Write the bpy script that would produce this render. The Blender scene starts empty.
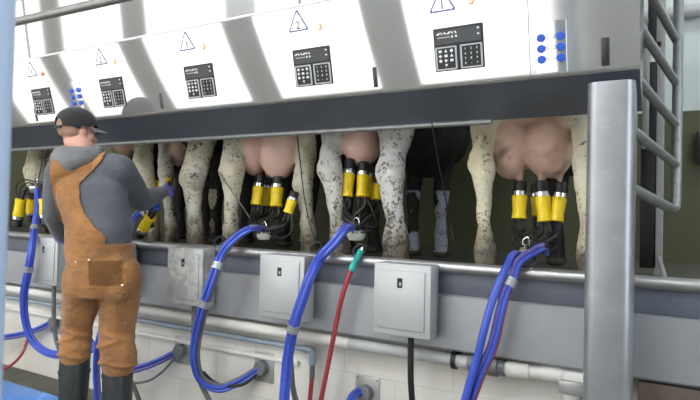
import bpy, bmesh, math, random
import numpy as np
from mathutils import Vector as V, Matrix as M, noise as NZ
random.seed(7)
SC = bpy.context.scene
COL = SC.collection
PI = math.pi

# ------------------------------------------------------------------ camera
CAMZ, FPX, YAW = 1.33, 560.0, math.radians(30)
cd = bpy.data.cameras.new('camera'); cam = bpy.data.objects.new('camera', cd); COL.objects.link(cam)
cd.sensor_width = 36; cd.lens = FPX / 700 * 36; cd.clip_start = .05
CAM = M.Translation((0, 0, CAMZ)) @ M.Rotation(YAW, 4, 'Z') @ M.Rotation(PI / 2 + math.atan(11 / 560), 4, 'X') @ M.Rotation(math.radians(1.4), 4, 'Z')
cam.matrix_world = CAM
SC.camera = cam
cd.dof.use_dof = True; cd.dof.focus_distance = 2.9; cd.dof.aperture_fstop = 6.3
CAMI = CAM.inverted()

def ray(px, py):
    return (CAM.to_3x3() @ V(((px - 350) / FPX, (200 - py) / FPX, -1))).normalized()
def at(px, py, Y):
    d = ray(px, py); return V((0, 0, CAMZ)) + d * (Y / d.y)
def atz(px, py, z):
    d = ray(px, py); return V((0, 0, CAMZ)) + d * ((z - CAMZ) / d.z)
def proj(p):
    q = CAMI @ p; return 350 - FPX * q.x / q.z, 200 + FPX * q.y / q.z

# ------------------------------------------------------------------ materials
def mat(name, col, rough=.5, metal=0., var=.0, vscale=8., bump=0., bscale=40., emit=None, estr=0., alpha=1., trans=0., coat=0., stain=None, sscale=6., sth=.6, aniso=None):
    m = bpy.data.materials.new(name); m.use_nodes = True
    nt = m.node_tree; N = nt.nodes; L = nt.links; b = N['Principled BSDF']
    b.inputs['Base Color'].default_value = (*col, 1); b.inputs['Roughness'].default_value = rough
    b.inputs['Metallic'].default_value = metal; b.inputs['Alpha'].default_value = alpha
    b.inputs['Transmission Weight'].default_value = trans; b.inputs['Coat Weight'].default_value = coat
    if emit: b.inputs['Emission Color'].default_value = (*emit, 1); b.inputs['Emission Strength'].default_value = estr
    tc = N.new('ShaderNodeTexCoord')
    src = None
    if var:
        n = N.new('ShaderNodeTexNoise'); n.inputs['Scale'].default_value = vscale; n.inputs['Detail'].default_value = 5
        L.new(tc.outputs['Object'], n.inputs['Vector'])
        r = N.new('ShaderNodeValToRGB'); r.color_ramp.elements[0].position = .3; r.color_ramp.elements[1].position = .7
        r.color_ramp.elements[0].color = (*[c * (1 - var) for c in col], 1); r.color_ramp.elements[1].color = (*[min(1, c * (1 + var)) for c in col], 1)
        L.new(n.outputs['Fac'], r.inputs['Fac']); src = r.outputs['Color']
        mr = N.new('ShaderNodeMapRange'); mr.inputs['To Min'].default_value = max(.03, rough - .08); mr.inputs['To Max'].default_value = min(1, rough + .08)
        L.new(n.outputs['Fac'], mr.inputs['Value']); L.new(mr.outputs['Result'], b.inputs['Roughness'])
    if stain:
        n2 = N.new('ShaderNodeTexNoise'); n2.inputs['Scale'].default_value = sscale; n2.inputs['Detail'].default_value = 8; n2.inputs['Roughness'].default_value = .7
        L.new(tc.outputs['Object'], n2.inputs['Vector'])
        r2 = N.new('ShaderNodeValToRGB'); r2.color_ramp.elements[0].position = sth; r2.color_ramp.elements[1].position = sth + .09
        r2.color_ramp.elements[0].color = (0, 0, 0, 1); r2.color_ramp.elements[1].color = (.8, .8, .8, 1)
        L.new(n2.outputs['Fac'], r2.inputs['Fac'])
        mx = N.new('ShaderNodeMix'); mx.data_type = 'RGBA'
        mx.inputs[6].default_value = (*col, 1); mx.inputs[7].default_value = (*stain, 1)
        if src: L.new(src, mx.inputs[6])
        L.new(r2.outputs['Color'], mx.inputs[0]); src = mx.outputs[2]
    if src: L.new(src, b.inputs['Base Color'])
    if bump:
        n3 = N.new('ShaderNodeTexNoise'); n3.inputs['Scale'].default_value = bscale; n3.inputs['Detail'].default_value = 6
        if aniso:
            mp = N.new('ShaderNodeMapping'); mp.inputs['Scale'].default_value = aniso
            L.new(tc.outputs['Object'], mp.inputs['Vector']); L.new(mp.outputs['Vector'], n3.inputs['Vector'])
        else: L.new(tc.outputs['Object'], n3.inputs['Vector'])
        bp = N.new('ShaderNodeBump'); bp.inputs['Strength'].default_value = bump; bp.inputs['Distance'].default_value = .01
        L.new(n3.outputs['Fac'], bp.inputs['Height']); L.new(bp.outputs['Normal'], b.inputs['Normal'])
    return m

def mat_tile(name, col, grout, w, h, rough=.35):
    m = mat(name, col, rough); nt = m.node_tree; N = nt.nodes; L = nt.links; b = N['Principled BSDF']
    g = N.new('ShaderNodeNewGeometry'); mp = N.new('ShaderNodeMapping'); mp.inputs['Rotation'].default_value = (PI / 2, 0, 0)
    sx = N.new('ShaderNodeSeparateXYZ'); cx = N.new('ShaderNodeCombineXYZ')
    L.new(g.outputs['Position'], sx.inputs[0]); L.new(sx.outputs['X'], cx.inputs['X']); L.new(sx.outputs['Z'], cx.inputs['Y'])
    br = N.new('ShaderNodeTexBrick'); br.offset = .5; br.inputs['Scale'].default_value = 1
    br.inputs['Brick Width'].default_value = w; br.inputs['Row Height'].default_value = h; br.inputs['Mortar Size'].default_value = .003
    br.inputs['Color1'].default_value = (*col, 1); br.inputs['Color2'].default_value = (*[c * .93 for c in col], 1); br.inputs['Mortar'].default_value = (*grout, 1)
    L.new(cx.outputs[0], br.inputs['Vector'])
    n = N.new('ShaderNodeTexNoise'); n.inputs['Scale'].default_value = 2.5; n.inputs['Detail'].default_value = 6; L.new(g.outputs['Position'], n.inputs['Vector'])
    r = N.new('ShaderNodeValToRGB'); r.color_ramp.elements[0].color = (.87, .85, .80, 1); r.color_ramp.elements[1].color = (1, 1, 1, 1)
    r.color_ramp.elements[0].position = .35; r.color_ramp.elements[1].position = .6
    L.new(n.outputs['Fac'], r.inputs['Fac'])
    mx = N.new('ShaderNodeMix'); mx.data_type = 'RGBA'; mx.blend_type = 'MULTIPLY'; mx.inputs[0].default_value = 1
    L.new(br.outputs['Color'], mx.inputs[6]); L.new(r.outputs['Color'], mx.inputs[7]); L.new(mx.outputs[2], b.inputs['Base Color'])
    return m

def mat_wall_two(name):
    m = mat(name, (1, 1, 1), .6); nt = m.node_tree; N = nt.nodes; L = nt.links; b = N['Principled BSDF']
    g = N.new('ShaderNodeNewGeometry'); sx = N.new('ShaderNodeSeparateXYZ'); L.new(g.outputs['Position'], sx.inputs[0])
    gt = N.new('ShaderNodeMath'); gt.operation = 'GREATER_THAN'; gt.inputs[1].default_value = 2.145; L.new(sx.outputs['Z'], gt.inputs[0])
    n = N.new('ShaderNodeTexNoise'); n.inputs['Scale'].default_value = 1.6; n.inputs['Detail'].default_value = 6; L.new(g.outputs['Position'], n.inputs['Vector'])
    r = N.new('ShaderNodeValToRGB'); r.color_ramp.elements[0].color = (.098, .103, .052, 1); r.color_ramp.elements[1].color = (.125, .13, .068, 1)
    L.new(n.outputs['Fac'], r.inputs['Fac'])
    mx = N.new('ShaderNodeMix'); mx.data_type = 'RGBA'; mx.inputs[7].default_value = (.72, .78, .76, 1)
    L.new(gt.outputs[0], mx.inputs[0]); L.new(r.outputs['Color'], mx.inputs[6]); L.new(mx.outputs[2], b.inputs['Base Color'])
    return m

def mat_attr(name, rough=.7):
    """colour comes from the hide's own colour layer, with mud speckles where the layer's alpha says the coat is dirty"""
    m = mat(name, (1, 1, 1), rough); nt = m.node_tree; N = nt.nodes; L = nt.links; b = N['Principled BSDF']
    a = N.new('ShaderNodeAttribute'); a.attribute_name = 'hide'
    g = N.new('ShaderNodeNewGeometry')
    n = N.new('ShaderNodeTexNoise'); n.inputs['Scale'].default_value = 55; n.inputs['Detail'].default_value = 4; n.inputs['Roughness'].default_value = .65
    L.new(g.outputs['Position'], n.inputs['Vector'])
    n1 = N.new('ShaderNodeTexNoise'); n1.inputs['Scale'].default_value = 14; n1.inputs['Detail'].default_value = 3; L.new(g.outputs['Position'], n1.inputs['Vector'])
    ad = N.new('ShaderNodeMath'); ad.operation = 'MULTIPLY_ADD'; ad.inputs[1].default_value = .55
    L.new(n1.outputs['Fac'], ad.inputs[0]); L.new(n.outputs['Fac'], ad.inputs[2])          # .55*n1 + n
    ad2 = N.new('ShaderNodeMath'); ad2.operation = 'MULTIPLY_ADD'; ad2.inputs[1].default_value = .38; L.new(a.outputs['Alpha'], ad2.inputs[0]); L.new(ad.outputs[0], ad2.inputs[2])
    r = N.new('ShaderNodeValToRGB'); r.color_ramp.elements[0].position = .98; r.color_ramp.elements[1].position = 1.0
    mr = N.new('ShaderNodeMapRange'); mr.inputs['From Min'].default_value = .98; mr.inputs['From Max'].default_value = 1.12; L.new(ad2.outputs[0], mr.inputs['Value'])
    mx = N.new('ShaderNodeMix'); mx.data_type = 'RGBA'; mx.inputs[7].default_value = (.085, .068, .045, 1)
    L.new(mr.outputs['Result'], mx.inputs[0]); L.new(a.outputs['Color'], mx.inputs[6]); L.new(mx.outputs[2], b.inputs['Base Color'])
    bp = N.new('ShaderNodeBump'); bp.inputs['Strength'].default_value = .25; bp.inputs['Distance'].default_value = .006
    L.new(n.outputs['Fac'], bp.inputs['Height']); L.new(bp.outputs['Normal'], b.inputs['Normal'])
    return m

def mat_cloth(name, col, var=.18, weave=900, fold=0., rough=.9):
    m = mat(name, col, rough, var=var, vscale=7)
    nt = m.node_tree; N = nt.nodes; L = nt.links; b = N['Principled BSDF']
    tc = N.new('ShaderNodeTexCoord')
    n = N.new('ShaderNodeTexNoise'); n.inputs['Scale'].default_value = 16; n.inputs['Detail'].default_value = 3; n.inputs['Distortion'].default_value = .8
    mp = N.new('ShaderNodeMapping'); mp.inputs['Scale'].default_value = (1, 1, 1.5); L.new(tc.outputs['Object'], mp.inputs['Vector']); L.new(mp.outputs['Vector'], n.inputs['Vector'])
    bp = N.new('ShaderNodeBump'); bp.inputs['Strength'].default_value = fold; bp.inputs['Distance'].default_value = .03
    L.new(n.outputs['Fac'], bp.inputs['Height']); L.new(bp.outputs['Normal'], b.inputs['Normal'])
    b.inputs['Sheen Weight'].default_value = .2
    return m

m_face = mat('brushed_stainless', (.64, .64, .63), .05, .75, stain=(.59, .58, .56), sscale=3, sth=.62)
m_face2 = mat('plain_stainless', (.60, .595, .58), .12, .75, stain=(.55, .54, .52), sscale=4, sth=.64)
m_apron = mat('apron_stainless', (.40, .41, .43), .42, .5, var=.10, vscale=4, bump=.05, bscale=9)
m_tube = mat('steel_tube', (.45, .45, .45), .38, .85, var=.05, vscale=20)
m_galv = mat('galvanised_tube', (.36, .37, .37), .45, .6, var=.15, vscale=25)
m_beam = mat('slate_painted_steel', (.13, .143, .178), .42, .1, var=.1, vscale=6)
m_black = mat('black_rubber', (.012, .012, .013), .45, var=.2, vscale=30)
m_dark = mat('dark_plastic', (.03, .031, .034), .35)
m_post = mat('post_aluminium', (.37, .375, .395), .32, .6, var=.08, vscale=9, stain=(.46, .48, .52), sscale=8, sth=.56, bump=.04, bscale=30)
m_bluepost = mat('blue_grey_reflected', (.43, .53, .70), .45, .2, var=.04)  # bluish light reflected by the post is put into its base colour
m_pipe_near = mat('grey_tube', (.28, .28, .27), .4, .6, var=.1, vscale=14)
m_box = mat('box_grey', (.50, .51, .51), .42, .25, var=.05, vscale=6)
m_boxdirty = mat('box_grey_limescale', (.40, .41, .40), .5, .2, stain=(.62, .61, .58), sscale=11, sth=.47, var=.1)
m_boxside = mat('box_side', (.42, .43, .44), .45, .3, var=.06)
m_white = mat('white_plastic', (.82, .81, .77), .4, var=.05, vscale=5)
m_pvc = mat('white_pvc', (.80, .78, .72), .35, var=.07, vscale=4)
m_pvcgrey = mat('weathered_pvc', (.52, .53, .53), .4, var=.12, vscale=5)
m_union = mat('grey_pvc_union', (.16, .17, .18), .4, var=.1)
m_clearpipe = mat('clear_blue_pipe', (.32, .40, .47), .2, var=.15, vscale=7)
m_blue = mat('blue_hose', (.055, .10, .53), .32, var=.12, vscale=10, coat=.2)
m_violet = mat('violet_hose', (.13, .12, .42), .35, var=.12, vscale=10)
m_greyhose = mat('grey_conduit', (.14, .14, .14), .5, var=.2, vscale=14)
m_red = mat('red_hose', (.36, .045, .055), .4, var=.12, vscale=8)
m_teal = mat('teal_rubber', (.015, .38, .34), .4, var=.1)
m_yellow = mat('yellow_shell', (.92, .66, .012), .35, var=.06, vscale=12)
m_chrome = mat('chrome', (.75, .75, .75), .15, 1)
m_clamp = mat('grey_clamp', (.40, .42, .44), .4, .5)
m_milk = mat('cloudy_bowl', (.72, .72, .66), .2, var=.08, coat=.5)
m_ledge = mat('led_bezel', (.75, .22, .02), .4)
m_ledlit = mat('led_lens', (.95, .75, .35), .3, emit=(1, .75, .3), estr=1.5)
m_ledred = mat('red_led_lens', (.8, .08, .06), .3, emit=(1, .1, .05), estr=.8)
m_bluebtn = mat('blue_button', (.02, .10, .62), .35)
m_ink = mat('violet_ink', (.13, .11, .30), .6)
m_inkgrey = mat('grey_ink', (.16, .16, .18), .6)
m_pad = mat('charcoal_pad', (.016, .017, .020), .6)
m_screen = mat('display_glass', (.045, .048, .053), .4)
m_padframe = mat('pale_pad_frame', (.55, .55, .56), .4)
m_inkwhite = mat('white_ink', (.8, .8, .8), .5)
m_sign = mat('white_sticker', (.88, .88, .88), .25)
m_plate = mat('steel_plate', (.46, .46, .45), .4, .6, var=.12, vscale=12)
m_tile = mat_tile('white_tile', (.82, .80, .755), (.67, .645, .60), .60, .24)
m_wall = mat_wall_two('two_tone_wall')
m_plain = mat('pale_plaster', (.62, .61, .59), .8, var=.04, vscale=2)
m_mull = mat('grey_mullion', (.42, .415, .40), .7, var=.04)
m_ceil = mat('white_ceiling', (.80, .80, .78), .8, var=.03, vscale=2)
m_deck = mat('deck_rubber', (.10, .10, .075), .7, var=.25, vscale=9, bump=.3, bscale=40)
m_floor = mat('pit_floor', (.105, .105, .075), .45, var=.35, vscale=3, bump=.15, bscale=30)
m_bluemat = mat('blue_plastic', (.06, .30, .88), .25, var=.1, vscale=6)
m_brown = mat('dark_brown', (.17, .13, .10), .7, var=.2, vscale=10)
m_hide = mat_attr('cow_hide')
m_duck = mat_cloth('brown_duck_cloth', (.31, .140, .046), .30, fold=.5)
m_duck2 = mat_cloth('worn_duck_cloth', (.30, .136, .046), .2, fold=.28)
m_hood = mat_cloth('grey_jersey', (.10, .107, .122), .15, fold=.3)
m_hoodin = mat_cloth('light_grey_jersey', (.17, .17, .175), .15, fold=.3)
m_cap = mat_cloth('charcoal_cap_cloth', (.022, .022, .024), .15, fold=.1)
m_brim = mat_cloth('grey_brim_cloth', (.20, .20, .19), .1)
m_skin = mat('skin', (.62, .33, .25), .5, var=.06, vscale=20)
m_hair = mat('short_brown_hair', (.36, .21, .145), .7, var=.25, vscale=60)
m_boot = mat('dark_green_rubber', (.028, .033, .034), .4, var=.15, vscale=14)
m_glove = mat('violet_nitrile', (.15, .15, .48), .4, var=.08)
m_eye = mat('eye', (.6, .6, .58), .15)
m_stud = mat('brass_stud', (.75, .68, .5), .3, 1)

def mat_window():
    m = bpy.data.materials.new('daylight_sheet'); m.use_nodes = True; N = m.node_tree.nodes; b = N['Principled BSDF']
    b.inputs['Base Color'].default_value = (.9, .92, .95, 1); b.inputs['Roughness'].default_value = .5
    b.inputs['Emission Color'].default_value = (1.0, .985, .96, 1); b.inputs['Emission Strength'].default_value = 1.75
    return m
m_window = mat_window()
m_window2 = mat('cool_daylight_sheet', (.9, .92, .95), .5, emit=(.80, .90, 1), estr=2.2)
m_lamp = mat('lamp_diffuser', (.9, .9, .9), .5, emit=(.93, .97, 1), estr=62)

# ------------------------------------------------------------------ mesh helpers
def box(bm, lo, hi, bev=0., seg=2, mtx=None):
    r = bmesh.ops.create_cube(bm, size=1)
    vs = r['verts']; lo, hi = V(lo), V(hi)
    for v in vs: v.co = V([lo[i] + (v.co[i] + .5) * (hi[i] - lo[i]) for i in range(3)])
    if bev:
        es = list({e for v in vs for e in v.link_edges})
        r = bmesh.ops.bevel(bm, geom=es, offset=bev, segments=seg, profile=.5, affect='EDGES')
        vs = list({v for f in r['faces'] for v in f.verts} | {v for v in vs if v.is_valid})
    if mtx is not None:
        for v in vs: v.co = mtx @ v.co
    return vs

def prism(bm, prof, x0, x1, ax='x'):
    """closed profile [(y,z)] swept from x0 to x1"""
    def P(x, a, b): return V((x, a, b)) if ax == 'x' else V((a, x, b)) if ax == 'y' else V((a, b, x))
    A = [bm.verts.new(P(x0, *p)) for p in prof]; B = [bm.verts.new(P(x1, *p)) for p in prof]
    n = len(prof)
    for i in range(n): bm.faces.new((A[i], A[(i + 1) % n], B[(i + 1) % n], B[i]))
    bm.faces.new(A[::-1]); bm.faces.new(B)
    bmesh.ops.recalc_face_normals(bm, faces=bm.faces)

def crom(pts, n=8):
    P = [V(p) for p in pts]
    if len(P) < 3: return P
    P = [P[0] * 2 - P[1]] + P + [P[-1] * 2 - P[-2]]
    out = []
    for i in range(1, len(P) - 2):
        a, b, c, d = P[i - 1:i + 3]
        for k in range(n):
            t = k / n
            out.append(.5 * (2 * b + (c - a) * t + (2 * a - 5 * b + 4 * c - d) * t * t + (3 * b - a - 3 * c + d) * t ** 3))
    out.append(P[-2]); return out

def tube(bm, path, r, seg=10, smooth=0, caps=True):
    """swept tube along a path; r a number or a list per input point"""
    if smooth:
        if isinstance(r, (list, tuple)):
            rr = crom([V((q, 0, 0)) for q in r], smooth); r = [q.x for q in rr]
        path = crom(path, smooth)
    path = [V(p) for p in path]; n = len(path)
    if not isinstance(r, (list, tuple)): r = [r] * n
    t0 = (path[1] - path[0]).normalized()
    u = t0.orthogonal().normalized(); rings = []
    for i, p in enumerate(path):
        t = (path[min(i + 1, n - 1)] - path[max(i - 1, 0)])
        t = t.normalized() if t.length > 1e-9 else t0
        u = (u - t * u.dot(t)); u = u.normalized() if u.length > 1e-6 else t.orthogonal().normalized()
        w = t.cross(u)
        rings.append([bm.verts.new(p + (u * math.cos(2 * PI * k / seg) + w * math.sin(2 * PI * k / seg)) * r[i]) for k in range(seg)])
    for a, b in zip(rings, rings[1:]):
        for k in range(seg): bm.faces.new((a[k], a[(k + 1) % seg], b[(k + 1) % seg], b[k]))
    if caps: bm.faces.new(rings[0][::-1]); bm.faces.new(rings[-1])
    return rings

def ell(bm, c, r, rot=None, sub=3):
    res = bmesh.ops.create_icosphere(bm, subdivisions=sub, radius=1)
    r = (r, r, r) if isinstance(r, (int, float)) else r
    for v in res['verts']:
        p = V((v.co.x * r[0], v.co.y * r[1], v.co.z * r[2])); v.co = (rot @ p if rot else p) + V(c)
    return res['verts']

def limb(bm, pts, rad, seg=16):
    pts = [V(p) for p in pts]
    for i, (p, r) in enumerate(zip(pts, rad)):
        ell(bm, p, r, sub=2)
        if i: tube(bm, [pts[i - 1], p], [rad[i - 1], r], seg)

def loft(bm, rings, seg=28):
    """rings: (centre, axis_u*ru, axis_v*rv)"""
    R = []
    for c, u, v in rings:
        R.append([bm.verts.new(V(c) + V(u) * math.cos(2 * PI * k / seg) + V(v) * math.sin(2 * PI * k / seg)) for k in range(seg)])
    for a, b in zip(R, R[1:]):
        for k in range(seg): bm.faces.new((a[k], a[(k + 1) % seg], b[(k + 1) % seg], b[k]))
    bm.faces.new(R[0][::-1]); bm.faces.new(R[-1])
    return R

def disc(bm, c, n, r, h, seg=20, bev=0):
    c, n = V(c), V(n).normalized()
    if bev: tube(bm, [c, c + n * (h - bev), c + n * h], [r, r, r - bev], seg)
    else: tube(bm, [c, c + n * h], r, seg)

def lathe(bm, prof, mtx, seg=24):
    """prof [(r, z)], ends closed"""
    R = [[bm.verts.new(mtx @ V((r * math.cos(2 * PI * k / seg), r * math.sin(2 * PI * k / seg), z))) for k in range(seg)] for r, z in prof]
    for a, b in zip(R, R[1:]):
        for k in range(seg): bm.faces.new((a[k], a[(k + 1) % seg], b[(k + 1) % seg], b[k]))
    bm.faces.new(R[0][::-1]); bm.faces.new(R[-1])

def frame_mtx(o, z, x=None):
    z = V(z).normalized(); x = V(x) if x is not None else z.orthogonal()
    x = (x - z * x.dot(z)).normalized(); y = z.cross(x)
    return M(((x.x, y.x, z.x, o[0]), (x.y, y.y, z.y, o[1]), (x.z, y.z, z.z, o[2]), (0, 0, 0, 1)))

def text_bm(bm, s, size, mtx, depth=.0006):
    c = bpy.data.curves.new('txt', 'FONT'); c.body = s; c.size = size; c.align_x = 'CENTER'; c.align_y = 'CENTER'; c.extrude = depth; c.offset = .012 * size; c.resolution_u = 2
    o = bpy.data.objects.new('txt', c); COL.objects.link(o)
    bpy.context.view_layer.update()
    me = bpy.data.meshes.new_from_object(o.evaluated_get(bpy.context.evaluated_depsgraph_get()))
    me.transform(mtx); bm.from_mesh(me)
    bpy.data.objects.remove(o); bpy.data.curves.remove(c); bpy.data.meshes.remove(me)

def obj(name, bm, m, parent=None, smooth=True, angle=35, mesh=None):
    if mesh is None:
        bmesh.ops.recalc_face_normals(bm, faces=bm.faces)
        mesh = bpy.data.meshes.new(name); bm.to_mesh(mesh); bm.free()
        if smooth:
            for p in mesh.polygons: p.use_smooth = True
            mesh.set_sharp_from_angle(angle=math.radians(angle))
    mesh.materials.clear(); mesh.materials.append(m)
    o = bpy.data.objects.new(name, mesh); COL.objects.link(o)
    if parent is not None:
        o.parent = parent
        o.matrix_parent_inverse = parent.matrix_world.inverted()
    return o

def remesh(bm, voxel, smooth=6, fac=.5):
    bmesh.ops.recalc_face_normals(bm, faces=bm.faces)
    me = bpy.data.meshes.new('rm'); bm.to_mesh(me); bm.free()
    o = bpy.data.objects.new('rm', me); COL.objects.link(o)
    r = o.modifiers.new('r', 'REMESH'); r.mode = 'VOXEL'; r.voxel_size = voxel
    if smooth:
        s = o.modifiers.new('s', 'SMOOTH'); s.iterations = smooth; s.factor = fac
    bpy.context.view_layer.update()
    out = bpy.data.meshes.new_from_object(o.evaluated_get(bpy.context.evaluated_depsgraph_get()))
    bpy.data.objects.remove(o); bpy.data.meshes.remove(me)
    for p in out.polygons: p.use_smooth = True
    return out

def tag(o, label=None, cat=None, group=None, kind=None):
    if label: o['label'] = label
    if cat: o['category'] = cat
    if group: o['group'] = group
    if kind: o['kind'] = kind
    return o

def thing(name, loc, label, cat, group=None):
    o = bpy.data.objects.new(name, None); COL.objects.link(o); o.location = loc; o.empty_display_size = .1
    o.matrix_world = M.Translation(V(loc))
    return tag(o, label, cat, group)

def BM(): return bmesh.new()

# ------------------------------------------------------------------ setting
XL, XR, YF, YB, ZC = -11.0, 3.2, -1.5, 4.9, 4.3
YW = 2.58                 # tiled pit wall
ZD = 1.0                  # deck height
def slab(name, lo, hi, m):
    b = BM(); box(b, lo, hi); return tag(obj(name, b, m, smooth=False), kind='structure')
slab('floor', (XL, YF, -.1), (XR, YW, 0), m_floor)
slab('wall_pit', (XL, YW, -.1), (XR, YW + .12, ZD - .02), m_tile)
slab('floor_deck', (XL, YW - .035, ZD - .02), (XR, YB, ZD), m_deck)
slab('wall_back', (XL, YB, 0), (XR, YB + .15, ZC), m_wall)
slab('ceiling', (XL, YF - .15, ZC), (XR, YB + .15, ZC + .1), m_ceil)
slab('wall_right', (XR, YF - .15, -.1), (XR + .15, YB + .15, ZC), m_plain)
slab('wall_left', (XL - .15, YF - .15, -.1), (XL, YB + .15, ZC), m_plain)
slab('wall_front', (XL, YF - .15, -.1), (XR, YF - .03, ZC), m_plain)
# daylight sheets between mullions, in the wall opposite the cows
mull = [-.56, -2.78, -4.77, -6.76, -8.68, -10.6]; MW = .25
WZ0, WZ1 = .35, 4.15
for i, (a, c) in enumerate(zip(mull[1:], mull)):
    w = obj('window_%d' % (i + 1), (lambda b: (box(b, (a + MW, YF - .03, WZ0), (c - MW, YF - .012, WZ1)), b)[1])(BM()), m_window, smooth=False)
    tag(w, kind='structure')
b = BM(); box(b, (XR - .02, -1.2, .4), (XR + .001, 1.7, 3.7)); tag(obj('window_6', b, m_window2, smooth=False), kind='structure')
b = BM()
for x in mull: box(b, (x - MW, YF - .03, 0), (x + MW, YF + .01, ZC))
box(b, (XL, YF - .03, WZ1), (mull[0] + .17, YF + .005, ZC)); box(b, (XL, YF - .03, 0), (mull[0] + .17, YF + .005, WZ0))
tag(obj('trim_1', b, m_mull, smooth=False), kind='structure')

# ------------------------------------------------------------------ stall control cabinet (overhanging stainless front)
T = math.radians(14.5)
FY, FZ = 2.15, 1.839
FN = V((0, -math.cos(T), -math.sin(T))); FS = V((0, -math.sin(T), math.cos(T)))
def F(x, s, n=0.): return V((x, FY, FZ)) + FS * s + FN * n
SEAM = .425
XA, XE, XV = -6.2, -.104, -.470
cab = thing('control_cabinet', F(-1.5, 0), 'long brushed stainless control cabinet with keypads, overhanging the row of cows', 'cabinet')
def face_prof(s0, s1, th=.03):
    p = [F(0, s0, 0), F(0, s1, 0), F(0, s1, -th), F(0, s0, -th)]; return [(q.y, q.z) for q in p]
def rounded_bottom():
    r = .018; pts = []
    for k in range(7):
        a = k / 6 * PI / 2
        q = F(0, r - r * math.cos(a), -r + r * math.sin(a)); pts.append((q.y, q.z))
    for s, n in ((SEAM - .003, 0), (SEAM - .003, -.03), (.0, -.03)):
        q = F(0, s, n); pts.append((q.y, q.z))
    return pts
b = BM(); prism(b, rounded_bottom(), XA, XV - .0012); obj('lower_front', b, m_face, cab)
b = BM(); prism(b, rounded_bottom(), XV + .0012, XE); obj('end_front', b, m_face2, cab)
T2 = math.radians(4.7); top = F(0, SEAM, 0)
U2 = V((0, -math.sin(T2), math.cos(T2))); 
q0 = top + U2 * .003; q1 = top + U2 * 1.0
b = BM(); prism(b, [(q0.y, q0.z), (q1.y, q1.z), (q1.y + .03, q1.z), (q0.y + .03, q0.z)], XA, XV - .0012); obj('upper_front', b, m_face, cab)
b = BM(); prism(b, [(q0.y, q0.z), (q1.y, q1.z), (q1.y + .03, q1.z), (q0.y + .03, q0.z)], XV + .0012, XE); obj('upper_end_front', b, m_face2, cab)
b = BM(); tube(b, [V((XA, top.y + .004, top.z + .0)), V((XE - .001, top.y + .004, top.z + .0))], .0075, 10); obj('seam_bead', b, m_sign, cab)
# carcass behind the fronts with end caps and dark underside
q2 = F(0, 0.004, -.03)
b = BM(); prism(b, [(q2.y, q2.z + .005), (F(0, SEAM, -.03).y, F(0, SEAM, -.03).z), (q1.y + .03, q1.z - .01), (2.44, q1.z - .01), (2.44, 1.80)], XA + .005, XE - .004); obj('carcass', b, m_face2, cab)
b = BM(); tt = .004
pa = F(0, .0, -.020); prism(b, [(pa.y, pa.z), (2.42, 1.742), (2.44, 1.79), (pa.y + .03, pa.z + .03)], XA, XE - .002); obj('underside', b, m_beam, cab)
b = BM(); e0 = at(492, 121, 2.42)
tube(b, [(XA, 2.42, 1.737), (e0.x, 2.42, 1.737)], .0135, 14); obj('lip_tube', b, m_galv, cab)
# long grab slots
for x in (-.212, -1.12, -2.444, -3.62):
    b = BM(); s0, s1 = (.025, .122) if x > -1 else (.030, .116)
    w = .0135 if x > -1 else .010
    m_ = frame_mtx(F(x, (s0 + s1) / 2, 0), FN, (1, 0, 0)); box(b, (-w, -(s1 - s0) / 2, -.004), (w, (s1 - s0) / 2, .003), .0025, 2, m_)
    obj('grab_slot', b, m_dark, cab)
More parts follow.
